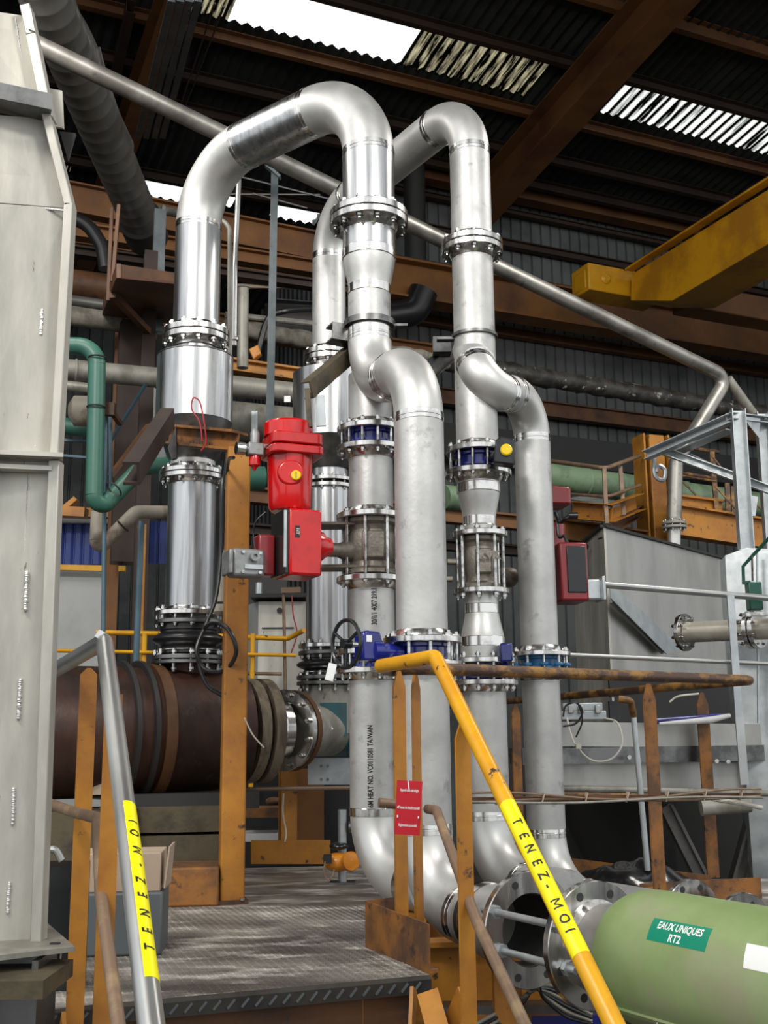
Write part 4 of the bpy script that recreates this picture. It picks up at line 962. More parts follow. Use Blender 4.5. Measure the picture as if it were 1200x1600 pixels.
# right hand guard rail
ZR = P(720, 1045, 4.35).z
ra_ = P(588, 1042, 4.25); ra_.z = ZR
rb_ = P(680, 1026, 3.72)
rc_ = PZ(1172, 1062, ZR+0.012); rd_ = PZ(870, 1089, ZR-.0); re_ = PZ(700, 1103, ZR)
gr = thing('guard_rail', 'worn yellow and rusty guard rail looping right of the platform behind the handrail', 'railing', V((ra_.x, ra_.y, ZP)))
pt = smooth_path([P(597, 1040, 4.22), PZ(610, 1048, ZR), PZ(640, 1044, ZR), rc_-V((.02, 0, 0)), rc_+V((.03, .10, 0)), rd_, re_], [0.02, 0.05, 0.05, 0.06, 0.1])
MB().tube(pt, 0.0245, 20).build('top_rail', 'rail_rust', gr)
flat_post(623, 1048, 4.30, ZP, 0.050, 0.012, ang=.45).build('post', 'ochre_paint', gr)
flat_post(649, 1052, 4.42, ZP, 0.045, 0.012, ang=.9).build('post', 'ochre_paint', gr)
q5 = PZ(1012, 1066, ZR); q6 = PZ(1096, 1083, ZR)
flat_post(1013, 1068, q5.y, ZP-.1, 0.075, 0.012, tip=.08, ang=.5).build('post', 'ochre_worn', gr)
flat_post(1096, 1082, q6.y, ZP-.1, 0.085, 0.012, tip=.08, ang=.3).build('post', 'ochre_worn', gr)
for (px, py, Y) in ((805, 1100, 6.7),):
    flat_post(px, py, Y, ZP-.2, 0.06, 0.012, ang=.5).build('post', 'ochre_worn', gr)
zm = P(780, 1252, 4.6).z
mr = [P(592, 1254, 4.05), PZ(640, 1257, P(592, 1254, 4.05).z)]
MB().tube([P(592, 1254, 4.05), P(650, 1260, 4.08)], 0.017, 14).build('mid_rail', 'rail_brown', gr)
mt0 = P(735, 1251, 4.5); mt1 = P(1186, 1243, 5.25)
MB().beam(mt0, mt1, 0.02, 0.024).build('mid_rail', 'rust_brown', gr)
cbs = thing('cable_bundle', 'bundle of pale cables tied along the rusty mid rail at the right', 'cable', mt0-UP*.02)
for k in range(3):
    pts = []
    for i in range(12):
        t_ = i/11; q = mt0.lerp(mt1, t_)+V((0, -.02, 0)); q.z += 0.018*math.sin(t_*7+k*1.3)*(1 if k == 1 else .4)+(0.034-0.02*k if k else -0.006); q.y -= 0.012*k; pts.append(q)
    pts = spline(pts, 4)
    MB().tube(pts, 0.005, 8).build('cable', ('rail_brown', 'rail_brown', 'dirty_pipe')[k], cbs)
for i in range(7):
    q = mt0.lerp(mt1, 0.08+i*0.14)
    MB().box(q+V((0, -.02, .005)), (0.004, 0.05, 0.045), Matrix.Rotation(.3, 3, 'Y')).build('cable_tie', 'cardboard', cbs)
MB().tube(spline([P(1190, 1262, 5.3), P(1160, 1256, 5.25), P(1110, 1248, 5.2)]), 0.010, 8).build('cable', 'white_cable', cbs)
# stair handrail on the right
rt = rb_; rbm = P(975, 1632, 2.66)
hr = thing('stair_handrail', 'bright yellow stair handrail on the right with a TENEZ-MOI sticker', 'handrail', V((rbm.x, rbm.y, 0)))
ax_r = (rbm-rt).normalized()
pt = smooth_path([P(594, 1041, 3.98), rt, rbm], 0.035)
yr = MB().tube(pt, 0.0245, 24).build('top_rail', 'yellow_paint', hr)
def line_at(p0, p1, py):
    lo, hi = 0.0, 1.0
    for _ in range(40):
        m_ = (lo+hi)/2
        if proj(p0.lerp(p1, m_))[1] < py: lo = m_
        else: hi = m_
    return p0.lerp(p1, lo)
s_a = line_at(rt, rbm, 1259); s_b = line_at(rt, rbm, 1497)
fc = (EYE-(s_a+s_b)/2).normalized()+V((0.10, 0, .05))
tp = patch_on_tube((s_a+s_b)/2, ax_r, 0.0245, fc, (s_b-s_a).length/2, 1.15, yr, 'yellow_tape', 'sticker', 0.0006, n=12)
for ch_, row_ in zip('TENEZ-MOI', (1293, 1315, 1335, 1357, 1377, 1394, 1421, 1445, 1463)):
    text_on_tube(ch_, 0.036, line_at(rt, rbm, row_), ax_r, 0.0245, fc, tp, 'black_print', read=1, bold=0.0009, lift=0.0012, stretch=0.95, name='letter')
pp = P(721, 1150, 3.33); zr_ = line_at(rt, rbm, 1115)
flat_post(722, 1128, zr_.y-0.0, 0.1, 0.048, 0.012, ang=.35, tip=.05).build('post', 'ochre_paint', hr)
mid = smooth_path([P(668, 1264, 4.02), P(682, 1266, 3.95), P(745, 1440, 3.42), P(850, 1665, 2.9)], [0.04, 0.3])
MB().tube(mid, 0.0165, 14).build('mid_rail', 'rail_brown', hr)
# stair handrail on the left
lt = P(163, 1002, 3.12); lb_ = P(241, 1640, 1.98)
hl_ = thing('stair_handrail', 'bare grey metal stair handrail on the left with a TENEZ-MOI sticker', 'handrail', V((lb_.x, lb_.y, 0)))
pt = smooth_path([P(50, 1068, 3.85), lt, lb_], 0.03)
gl_ = MB().tube(pt, 0.0235, 28).build('top_rail', 'rail_galvanised', hl_)
s_a = line_at(lt, lb_, 1265); s_b = line_at(lt, lb_, 1542); ax_l = (lb_-lt).normalized()
fc = (EYE-(s_a+s_b)/2).normalized(); rgt = V((1, 0, 0)); fc = (fc+rgt*0.55).normalized()
tp = patch_on_tube((s_a+s_b)/2, ax_l, 0.0235, fc, (s_b-s_a).length/2, 0.75, gl_, 'yellow_tape', 'sticker', 0.0006, n=12)
for ch_, row_ in zip('TENEZ-MOI', (1495, 1469, 1441, 1413, 1389, 1365, 1342, 1315, 1297)):
    text_on_tube(ch_, 0.030, line_at(lt, lb_, row_), ax_l, 0.0235, fc, tp, 'black_print', read=-1, bold=0.0007, lift=0.0012, stretch=0.85, name='letter')
def post_px(pxt, pyt, Yt, z0, w, m, par, ang=.35):
    return flat_post(pxt, pyt, Yt, z0, w, 0.014, ang=ang, tip=0.02).build('post', m, par)
post_px(139, 1044, 3.55, ZP-.1, 0.052, 'ochre_paint', hl_)
pl_ = line_at(lt, lb_, 1070)
MB().beam(P(178, 1085, 3.0), V((P(178, 1085, 3.0).x, 3.0, 0.1)), 0.046, 0.014, V((0.3, -1, 0))).build('post', 'ochre_paint', hl_)
mid = smooth_path([P(60, 1250, 3.8), P(112, 1268, 3.5), P(152, 1278, 3.25), P(158, 1400, 3.0), P(190, 1640, 2.55)], [.05, .05, .1])
MB().tube(mid[:], 0.0165, 14).build('mid_rail', 'rail_brown', hl_)
t = MB().box(P(157, 992, 3.12), (0.016, 0.03, 0.022), Matrix.Rotation(.6, 3, 'Y')); one(t, 'paper_scrap', 'white_print', 'tiny paper scrap stuck at the top bend of the left handrail', 'paper')
# red sign
sg = P(638, 1262, 3.96)
t = thing('warning_sign', 'small red sign with three white lines, hung on the yellow posts', 'sign', sg-UP*.1)
R_s = Matrix.Rotation(0.10, 3, 'Z') @ Matrix.Rotation(0.07, 3, 'Y')
sp_ = MB().box(sg, (0.088, 0.003, 0.180), R_s).build('sign_plate', 'sign_red', t)
for k, (tx, st) in enumerate((('Appareil sous métrologie', 0.5), ('Travaux de chaudronnerie', .5), ('Réglementés à proximité', 0.5))):
    text_flat(tx, 0.0135, sg+R_s @ V((0, -0.0026, 0.058-0.058*k)), R_s @ V((1, 0, 0)), R_s @ V((0, 0, 1)), sp_, 'white_print', bold=0.0002, stretch=0.46, lift=0.0004)
for dx, dz in ((-.036, .0), (.036, .0), (-.036, -.03), (.036, -.03)):
    MB().box(sg+R_s @ V((dx, -.003, dz)), (.004, .003, .008), R_s).build('tie_hole', 'white_print', sp_)
MB().tube([sg+UP*.09, sg+UP*.055+V((.004, -.004, 0))], 0.002, 8).build('cable_tie', 'white_print', t)
# ochre column on the deck
cp_ = zp(361, 1411); 
t = thing('support_post', 'tall ochre square steel post standing on the checker plate', 'post', cp_)
zt_ = col_z(cp_.x, cp_.y, 702)
pst = MB().prism(rsq(cp_.x, cp_.y, ZP+.001, 0.060, 0.05, 0.012, 0, 0.25), UP*(zt_-ZP)).build('post_shaft', 'ochre_paint', t)
MB().box(V((cp_.x, cp_.y, ZP+.01)), (.15, .13, .02), Matrix.Rotation(.25, 3, 'Z')).build('base_plate', 'rust_brown', t)
for dx, dy in ((-.06, -.05), (.06, -.05)): MB().hexrod(V((cp_.x+dx, cp_.y+dy, ZP+.018)), UP, .012, .012).build('anchor_bolt', 'bolt_steel', t)
# beams carrying the jacketed joint
yb_ = E[1]-0.35
t = thing('support_beam', 'ochre crossbeam on top of the square post carrying the left jacket joint', 'beam', P(310, 690, yb_))
MB().ibeam(P(266, 680, yb_+.1), P(372, 690, yb_-.25), 0.12, 0.11, 0.014).build('beam', 'ochre_worn', t)
for k in range(14):
    q = P(296+5*k, 694+.2*k, yb_-.09-.006*k); MB().box(q, (0.006, 0.01, 0.03)).build('coil_spring', 'rust_brown', t)
a_ = P(262, 652, 5.75); b_ = P(205, 740, 4.55)
one(MB().channel(a_, b_, 0.07, 0.10, 0.012), 'cantilever_beam', 'purlin_brown', 'dark brown channel beam sticking forward below the left jacket joint', 'beam')
one(MB().prism([P(262, 700, 5.9), P(275, 665, 5.9), P(276, 715, 5.9), P(268, 718, 5.9)], V((0, .03, 0))), 'gusset_plate', 'duct_black', 'dark gusset plate between channel beam and left jacket joint', 'bracket')
# angle bracket under F / in front of its jacket
t = thing('leaning_bracket', 'grey-brown angle iron bracket leaning from the front riser towards the rear jacket', 'bracket', P(500, 700, 5.5))
a_ = P(553, 548, 5.62); b_ = P(480, 610, 5.1)
MB().channel(a_, b_, 0.05, 0.085, 0.008).build('arm', 'olive_steel', t)
MB().beam(P(480, 608, 5.1), P(484, 668, 5.1), 0.025, 0.03, V((0, -1, 0))).build('strut', 'olive_steel', t)
MB().beam(P(500, 618, 5.15), P(502, 666, 5.15), 0.045, 0.02, V((0, -1, 0))).build('strut', 'galvanised', t)
one(MB().channel(P(514, 520, 5.45), P(548, 526, 5.5), 0.1, 0.09, .008, side=-1), 'bracket', 'steel_dark', 'dark channel bracket left of the clamp on the front riser', 'bracket')
t = thing('pipe_bracket', 'dark channel bracket joining the clamps behind the front double bend', 'bracket', P(690, 560, 6))
MB().channel(P(664, 585, 5.9), P(712, 543, 6.4), 0.06, 0.09, .008).build('arm', 'steel_dark', t)
MB().box(P(690, 542, 6.0), (0.10, 0.1, 0.09)).build('mount', 'steel_dark', t)

# ---- big pale metal casing at the left edge
YD = 3.0
t = thing('machine_casing', 'tall pale welded sheet metal casing along the left edge', 'casing', P(30, 1480, YD))
def dp(px, py, Y=YD): return P(px, py, Y)
R0 = [dp(-60, 5, 2.9), dp(42, 18), dp(53, 55), dp(72, 158), dp(-60, 130, 2.9)]
def sheet(pts, th=0.006, d=None): return MB().prism(pts, d or V((-.05, 1, 0)).normalized()*th)
sheet([dp(-60, 10, 2.9), dp(40, 25), dp(76, 185), dp(-60, 145, 2.9)]).build('upper_panel', 'panel_steel', t)
sheet([dp(-60, 175, 2.9), dp(76, 186), dp(106, 325), dp(-60, 312, 2.9)]).build('slope_panel', 'panel_steel', t)
sheet([dp(-60, 314, 2.9), dp(107, 326), dp(86, 716), dp(-60, 708, 2.9)]).build('side_panel', 'panel_steel', t)
sheet([dp(-60, 720, 2.95), dp(84, 720), dp(55, 1478), dp(-60, 1478, 2.95)]).build('lower_panel', 'panel_steel', t)
# edge flanges
def edge(pts, w=0.03, d=0.05, name='edge_flange'):
    mb = MB()
    for a, b in zip(pts, pts[1:]): mb.beam(a, b, w, d, V((0, -1, 0)))
    return mb.build(name, 'panel_steel', t, bevel=0.003)
edge([dp(42, 14, 2.98), dp(52, 60, 2.98), dp(78, 190, 2.98)])
edge([dp(76, 188, 2.98), dp(110, 326, 2.98)], 0.025)
edge([dp(110, 322, 2.98), dp(88, 716, 2.98)], 0.025)
edge([dp(88, 722, 2.99), dp(60, 1478, 2.99)], 0.03)
MB().beam(dp(-60, 140, 2.88), dp(80, 170, 2.97), 0.08, 0.05, UP).build('stiffener', 'steel_dark', t)
MB().beam(dp(-60, 709, 2.9), dp(98, 716, 2.98), 0.08, 0.012, UP).build('joint_flange', 'panel_steel', t)
MB().beam(dp(-60, 728, 2.9), dp(80, 734, 2.98), 0.012, 0.04, V((0, -1, 0))).build('stiffener', 'panel_steel', t)
MB().prism([dp(78, 138, 3.05), dp(97, 142, 3.05), dp(99, 200, 3.05), dp(80, 196, 3.05)], V((0, .01, 0))).build('side_lug', 'panel_steel', t)
MB().prism([dp(44, 45, 2.95), dp(48, 12, 2.95), dp(54, 48, 2.95)], V((0, .01, 0))).build('lifting_lug', 'panel_steel', t)
MB().prism([dp(93, 205, 3.1), dp(118, 208, 3.1), dp(106, 250, 3.1)], V((0, .01, 0))).build('gusset', 'duct_black', t)
def weld_line(pts, r=0.003):
    mb = MB()
    for a, b in zip(pts, pts[1:]):
        a = V(a); b = V(b); n = max(2, int((b-a).length/0.0045))
        for k in range(n):
            q = a.lerp(b, k/n)+V((random.uniform(-.001, .001), 0, 0)); mb.ball(q, r*random.uniform(.75, 1.0), n=6, m=4)
    mb.build('weld_bead', 'steel_satin', t)
weld_line([dp(24, 26, 2.985), dp(41, 140, 2.985)]); weld_line([dp(46, 185, 2.985), dp(72, 318, 2.985)])
weld_line([dp(72, 330, 2.985), dp(62, 700, 2.985)], .002); weld_line([dp(66, 485, 2.98), dp(64, 525, 2.98)], .007)
weld_line([dp(42, 895, 2.98), dp(40, 955, 2.98)], .007); weld_line([dp(32, 1063, 2.98), dp(29, 1125, 2.98)], .007)
weld_line([dp(22, 1233, 2.98), dp(20, 1290, 2.98)], .006); weld_line([dp(15, 1380, 2.98), dp(12, 1428, 2.98)], .006)
weld_line([dp(44, 740, 2.985), dp(30, 1060, 2.985), dp(12, 1425, 2.985)], .002)
for a_, b_ in (((70, 332), (61, 700)), ((43, 742), (29, 1060)), ((29, 1062), (11, 1425)), ((25, 30), (42, 140))):
    MB().beam(dp(a_[0]-3, a_[1], 2.992), dp(b_[0]-3, b_[1], 2.992), 0.004, 0.006, V((0, -1, 0))).build('seam', 'steel_dark', t)
weld_line([dp(0, 1483, 2.93), dp(50, 1474, 2.95)], .005); weld_line([dp(0, 322, 2.98), dp(70, 326, 2.98), dp(105, 330, 2.98)], .004); weld_line([dp(50, 658, 2.98), dp(55, 700, 2.98)], .004)
weld_line([dp(20, 688, 2.98), dp(54, 692, 2.98)], .004)
bz = dp(50, 1478, 2.9).z
b1 = PZ(117, 1479, bz); b2 = PZ(60, 1430, bz); 
MB().prism([PZ(-60, 1500, bz), PZ(30, 1489, bz), b1, b2, PZ(-60, 1420, bz)], UP*-0.012).build('base_plate', 'dirty_pipe', t)
MB().prism(rsq(PZ(86, 1475, bz).x, PZ(86, 1475, bz).y, bz, .012, .008, .004, 0, 0), UP*0.003).build('bolt_slot', 'hole_shade', t)
leg_ = MB(); lx = PZ(40, 1500, bz); leg_.ibeam(V((lx.x-.08, lx.y+.18, bz-.02)), V((lx.x-.08, lx.y+.18, 0)), 0.16, 0.16, .015, V((1, 0, 0)))
leg_.build('leg', 'steel_dark', t)
MB().box(V((lx.x-.1, lx.y+.1, bz-.06)), (.3, .25, .04)).build('leg_cap', 'olive_steel', t)
bm_ = MB(); bm_.tube([P(33, 1522, 2.95), P(47, 1522, 2.93)], .012, 8).tube([P(80, 1494, 3.0), P(95, 1494, 3.0)], .009, 8); bm_.build('bolt', 'bolt_steel', t)
# brown things at left below: crate, cardboard
kb = zp(225, 1372)
one(MB().box(P(190, 1358, 4.5), (0.32, 0.24, 0.14), Matrix.Rotation(.1, 3, 'Z')), 'cardboard_box', 'cardboard', 'brown cardboard box behind the left handrail posts', 'box', bevel=.004)
b0 = P(195, 1358, 4.5)
one(MB().prism([b0+V((.17, -.1, -.06)), b0+V((.17, .02, -.05)), b0+V((.185, 0, .10)), b0+V((.185, -.1, .09))], V((.006, 0, 0))), 'cardboard_sheet', 'cardboard', 'loose pale cardboard flap right of the cardboard box', 'cardboard')
cb = MB(); cz_ = b0.z-.07; cb.box(V((b0.x-.01, b0.y, (cz_+ZP)/2)), (.34, .26, cz_-ZP), Matrix.Rotation(.1, 3, 'Z')); one(cb, 'storage_crate', 'crate_grey', 'dark grey crate under the cardboard box', 'crate', bevel=.01)
bb = P(88, 1350, 3.9); t = thing('waste_bin', 'black bin with a pale lid behind the first left post', 'bin', V((bb.x, bb.y, ZP)))
MB().prism(rsq(bb.x, bb.y, ZP, .10, .10, .02, 0, .1), UP*(bb.z-ZP)).build('bin_body', 'black_plastic', t)
MB().tube(spline([P(62, 1348, 3.8), P(70, 1332, 3.8), P(86, 1328, 3.8), P(97, 1345, 3.8)]), .012, 10).build('bin_rim', 'rail_galvanised', t)

# ================================================================ overhead: long pipe, spiral duct
t = thing('overhead_pipe', 'long thin grey pipe slanting across the hall down to the hopper tank at the right', 'pipe', P(1052, 822, 8.6))
o0, o1_, o2_, o3_ = P(20, 52, 6.6), P(1137, 590, 9.8), P(1056, 722, 9.6), P(1053, 818, 9.6)
run(t, [o0, o1_, o2_, o3_], [0.10, 0.12], 0.063, 'dull_pipe', 'dull_pipe', None, 24)
flange(t, o3_, UP, 0.055, 0.105, 0.024, 0, 'dirty_pipe')
f_ = flange(t, o3_-UP*.035, UP, 0.055, 0.105, 0.024, 0, 'dirty_pipe'); bolts(f_, o3_-UP*.018, UP, 0.088, 8, 0.07, 0.010)
MB().tube([o3_-UP*.04, P(1053, 872, 9.6)], 0.055, 20).build('pipe', 'steel_satin', t)
MB().tube([P(1137, 592, 9.8), P(1190, 665, 10.0)], 0.045, 16).build('side_branch', 'dirty_pipe', t)
hk = MB().tube(spline([P(1022, 712, 8.5), P(1023, 742, 8.5), P(1036, 750, 8.5), P(1039, 735, 8.5), P(1030, 728, 8.5), P(1025, 738, 8.5)]), 0.018, 8)
one(hk, 'pipe_hook', 'galvanised', 'curled galvanised hook hanging beside the vertical end of the overhead pipe', 'hook')
dA, dB = P(48, -60, 6.3), P(218, 342, 9.6)
t = thing('spiral_duct', 'dark grey spiral duct running down steeply from the top left corner', 'duct', dB)
dd = (dB-dA).normalized(); L_ = (dB-dA).length
pr = []; k = 0
while k*0.15 < L_-.05:
    pr += [(0.175, k*0.15), (0.175, k*0.15+0.13), (0.1775, k*.15+.14)]; k += 1
MB().lathe(pr, dA, dd, 48).build('duct_pipe', 'duct_grey', t)
MB().ring(dB, dd, 0.178, 0.06, 0.03, 48).build('duct_collar', 'duct_black', t)
MB().lathe([(0.175, 0), (0.2, .05), (0.2, .35)], dB, dd, 40).build('duct_end', 'duct_black', t)
one(MB().tube(smooth_path([P(58, -20, 7), P(125, 60, 7.5), P(150, 160, 7.8), P(185, 230, 8.5)], .8), 0.13, 24), 'side_duct', 'duct_grey', 'second grey duct tucked right behind the steep spiral duct', 'duct')
one(MB().tube([P(238, 327, 9.8), P(290, 335, 9.6)], 0.04, 14).ring(P(256, 330, 9.7), V((1, 0, 0)), .04, .05, .02, 14), 'connecting_pipe', 'dirty_pipe', 'short grey pipe stub with collar at the foot of the spiral duct', 'pipe')
# thin wires and cable tray under the roof
for k, (x0, y0, x1, y1, Y0, Y1, lab) in enumerate(((350, 10, 290, 165, 9, 13, 'black cable hanging beside the upper left rafter'), (336, 5, 270, 200, 9, 13, 'second black cable left of the clear skylight'), (375, 276, 520, 312, 10, 10.3, 'thin pale wire crossing behind the grey angle bar, upper one'), (350, 303, 500, 304, 11, 11.2, 'thin level wire behind the grey angle bar'), (395, 302, 480, 325, 11, 11.2, 'thin slanted wire just above the far skylight'))):
    one(MB().tube([P(x0, y0, Y0), P(x1, y1, Y1)], 0.009, 6), 'hanging_cable' if k < 2 else 'support_wire', 'black_rubber' if k < 2 else 'rail_galvanised', lab, 'cable')
ct = MB(); 
for k in range(4):
    ct.beam(P(268+14*k, 0, 9.5), P(215+13*k, 215, 13), 0.07, 0.03)
one(ct, 'cable_tray', 'bar_grey', 'dark slatted cable tray between the upper left rafter and the clear skylight', 'cable tray')

# ---- upright bars and thin pipes between the columns
t = thing('angle_bar', 'tall grey upright angle bar clamped to the overhead pipe', 'bar', P(424, 665, 7.6))
MB().angle(P(422, 668, 7.6), P(430, 262, 8.05), 0.055, 0.008, V((0, -1, 0))).build('upright', 'bar_grey', t)
MB().ring(P(436, 254, 8.0), (o1_-o0), 0.062, 0.03, 0.01, 24).build('pipe_clamp', 'bar_grey', t)
MB().beam(P(415, 258, 8.0), P(438, 278, 8.0), .06, .02).build('foot', 'bar_grey', t)
one(MB().tube(smooth_path([P(366, 540, 6.9), P(367, 415, 6.9), P(373, 282, 7.0), P(366, 240, 7.0)], .1), 0.018, 14).ring(P(367, 530, 6.9), UP, .018, .03, .008, 14), 'thin_riser', 'rail_galvanised', 'thin bare pipe rising just right of the left arch leg', 'pipe')
one(MB().tube(smooth_path([P(359, 560, 6.8), P(359, 358, 6.8), P(350, 345, 6.8), P(335, 345, 6.8)], .06), 0.016, 14), 'thin_riser', 'dirty_pipe', 'thin pipe with a hooked top close behind the left arch leg', 'pipe')
one(MB().tube([P(379, 575, 9), P(380, 448, 9)], 0.048, 20).ring(P(380, 450, 9), UP, .048, .02, .012, 20), 'pale_riser', 'dirty_pipe', 'stubby pale upright pipe between the arch leg and the grey angle bar', 'pipe')

# ---- left background: girders, platform box, pipes
def gird(p, q, w, h, m, lab, name='steel_beam', kind='i', grp=None):
    mb = MB(); (mb.ibeam if kind == 'i' else mb.beam)(p, q, w, h); return one(mb, name, m, lab, 'beam', grp)
gird(P(60, 300, 11), P(560, 400, 11.8), 0.15, 0.34, 'ochre_girder', 'upper brown girder of the gantry behind the left arch leg')
gird(P(60, 352, 10.6), P(560, 430, 11.6), 0.15, 0.16, 'ochre_girder', 'lower brown girder of the gantry behind the left arch leg')
gird(P(60, 385, 10.2), P(560, 455, 11.4), 0.12, 0.10, 'purlin_brown', 'thin dark brown beam below the gantry girders')
one(MB().tube([P(80, 440, 9.8), P(175, 452, 10)], 0.14, 24), 'rusty_duct', 'rust_brown', 'thick rusty pipe stub left of the brown box platform', 'pipe')
one(MB().tube([P(90, 490, 9.0), P(240, 512, 9.4)], 0.085, 20), 'dirty_pipe', 'lagging', 'dirty mottled pipe passing under the brown box platform', 'pipe')
one(MB().tube([P(100, 468, 9.2), P(170, 478, 9.4)], 0.05, 16), 'dark_pipe', 'duct_grey', 'short dark pipe above the dirty mottled pipe at the left', 'pipe')
one(MB().tube(smooth_path([P(100, 340, 9), P(135, 345, 9), P(160, 385, 9), P(165, 420, 9)], .3), 0.06, 16), 'black_hose', 'black_rubber', 'thick black hose curving beside the casing at the upper left', 'hose')
bx = thing('box_platform', 'brown welded box platform sticking out left of the arch leg', 'platform', P(225, 500, 8.2))
f0, f1_, f2_, f3_ = P(182, 412, 7.4), P(286, 428, 7.8), P(286, 445, 7.8), P(182, 434, 7.4)
MB().prism([f0, f1_, f2_, f3_], V((0, .03, 0))).build('front_beam', 'rust_brown', bx)
r0_ = P(160, 492, 9.1); r1_ = P(284, 508, 9.4)
MB().prism([f3_, f2_, r1_, r0_], UP*0.02).build('floor_plate', 'rafter_brown', bx)
MB().prism([f0, f3_, r0_, r0_+UP*.12], V((.03, 0, 0))).build('side_beam', 'rust_brown', bx)
MB().beam(P(176, 460, 8.0), P(241, 528, 8.9), .05, .05).build('diagonal_brace', 'rust_brown', bx)
MB().beam(P(220, 443, 8.0), P(285, 462, 8.4), .05, .03).build('floor_rib', 'rust_brown', bx)
for k, (x_, y0, y1, Y_) in enumerate(((175, 325, 470, 8.2), (182, 320, 440, 7.9))):
    gird(P(x_+4*k, y0, Y_), P(x_-6, y1, Y_), .025, .025, 'rust_brown', ('slim brown hanger bar at the left corner of the box platform', 'second slim brown hanger in front of the box platform corner')[k], 'hanger_bar', 'b')
def post(px0, py0, px1, py1, Y, w, m, lab, name='steel_column', d=None, cat='column'):
    a = P(px0, py0, Y); b = V((a.x, a.y, P(px1, py1, Y).z)); return one(MB().ibeam(a, b, w, d or w, .015, V((0.3, -1, 0))), name, m, lab, cat)
post(236, 395, 238, 1090, 8.8, 0.11, 'purlin_brown', 'red-brown column left of the long left pipe')
post(205, 505, 204, 880, 9.3, 0.20, 'purlin_brown', 'wide dark column behind the teal pipe')
post(190, 500, 185, 1060, 9.6, 0.10, 'ochre_girder', 'ochre column at the right edge of the grey cabin')
post(222, 820, 229, 1090, 8.4, 0.06, 'ochre_paint', 'narrow ochre column beside the red-brown column')
post(250, 330, 250, 520, 9.2, 0.10, 'bar_grey', 'dark thin columns above the box platform')
gird(P(95, 436, 11.2), P(150, 448, 11.4), .06, .07, 'cardboard', 'short beam with sunlight painted in as a pale colour, beside the casing, above the dark pipe', 'pale_beam', 'b')  # sunlight on this beam is put into its pale colour
gird(P(95, 452, 11.2), P(160, 470, 11.4), .05, .06, 'ochre_paint', 'short beam with sunlight painted in as orange, just under the pale one', 'orange_beam', 'b')  # brighter orange stands in for sunlight here too
# grey horizontal pipe, two visible stretches
hp_ = thing('horizontal_pipe', 'grey horizontal pipe passing behind the teal pipe and the left jacket joint', 'pipe', P(280, 595, 8.2))
MB().tube([P(70, 574, 7.9), P(245, 590, 8.3)], 0.078, 28).build('pipe', 'dirty_pipe', hp_)
MB().tube([P(245, 590, 8.3), P(462, 614, 8.9)], 0.085, 28).build('pipe', 'dirty_pipe', hp_)
MB().ring(P(118, 578, 8.0), BU, .078, .02, .01, 28).build('joint_band', 'dirty_pipe', hp_)
MB().box(P(449, 624, 8.75), (.05, .02, .05)).build('paper_label', 'white_print', hp_)
one(MB().tube([P(340, 655, 9.3), P(470, 668, 9.5)], 0.17, 28), 'storage_pipe', 'dirty_pipe', 'wide grey-brown pipe low behind the grey angle bar', 'pipe')
one(MB().box(P(398, 670, 9.2), (0.05, .05, .3)), 'pipe_strut', 'galvanised', 'light grey strut standing before the wide grey-brown pipe', 'strut')
# lagged dirty pipe across the middle and right
t = thing('lagged_pipe', 'long lagged pipe with tattered dark wrapping crossing the hall behind all columns', 'pipe', P(950, 610, 12.5))
l0, l1, l2 = P(352, 510, 10.2), P(700, 566, 11.4), P(1200, 648, 13.4)
def lagged(a, b, r, m, nm='pipe', wob=0.012):
    n = int((b-a).length/0.06); pts = [a.lerp(b, k/n) for k in range(n+1)]
    rs = [r*(1+0.12*math.sin(k*1.3)*math.sin(k*.37)+random.uniform(-wob, wob)*4) for k in range(n+1)]
    return MB().tube(pts, rs, 20).build(nm, m, t)
lagged(l0, l1, 0.085, 'lagging', 'lagging'); lagged(l1, l1+(l2-l1)*1.8, 0.105, 'lagging_dark', 'lagging')
MB().tube([l0+UP*.12, P(560, 520, 10.9)+UP*.05], 0.03, 10).build('tracer_pipe', 'dirty_pipe', t)
one(MB().prism([P(388, 545, 9.8), P(403, 538, 9.8), P(408, 552, 9.8), P(396, 562, 9.8)], V((0, .08, 0))), 'hand_valve', 'orange_cast', 'small orange valve handle under the lagged pipe at the left', 'valve', bevel=.01)
gird(P(375, 772, 9.6), P(900, 826, 10.6), .12, .14, 'ochre_girder', 'brown girder passing behind the red actuator and all risers')
gird(P(375, 826, 9.9), P(900, 868, 10.9), .12, .10, 'purlin_brown', 'darker lower girder behind the control valves')
one(MB().box(V((P(400, 870, 10.4).x, 10.4, 1.7)), (.6, .1, 3.4)), 'dark_backing', 'duct_black', 'added dark panel hiding the lit wall behind the grey switch box', 'panel')  # added to darken this gap by covering the lit cladding
gird(P(355, 570, 9.5), P(492, 590, 9.9), 0.12, 0.12, 'ochre_paint', 'ochre beam just below the lagged pipe, behind the grey angle bar')
gird(P(355, 447, 11), P(490, 449, 11.3), 0.04, 0.04, 'cardboard', 'thin pale tan rail behind the arch legs', 'thin_rail', 'b')
one(MB().tube(spline([P(400, 560, 10), P(418, 500, 10), P(445, 486, 10), P(500, 482, 10.3)]), 0.03, 10), 'black_hose', 'black_rubber', 'black hose arching over the lagged pipe behind the grey angle bar', 'hose')
one(MB().tube([P(420, 505, 11.5), P(560, 512, 11.9)], 0.22, 28), 'wide_duct', 'duct_black', 'wide black duct behind the rear arch leg', 'duct')
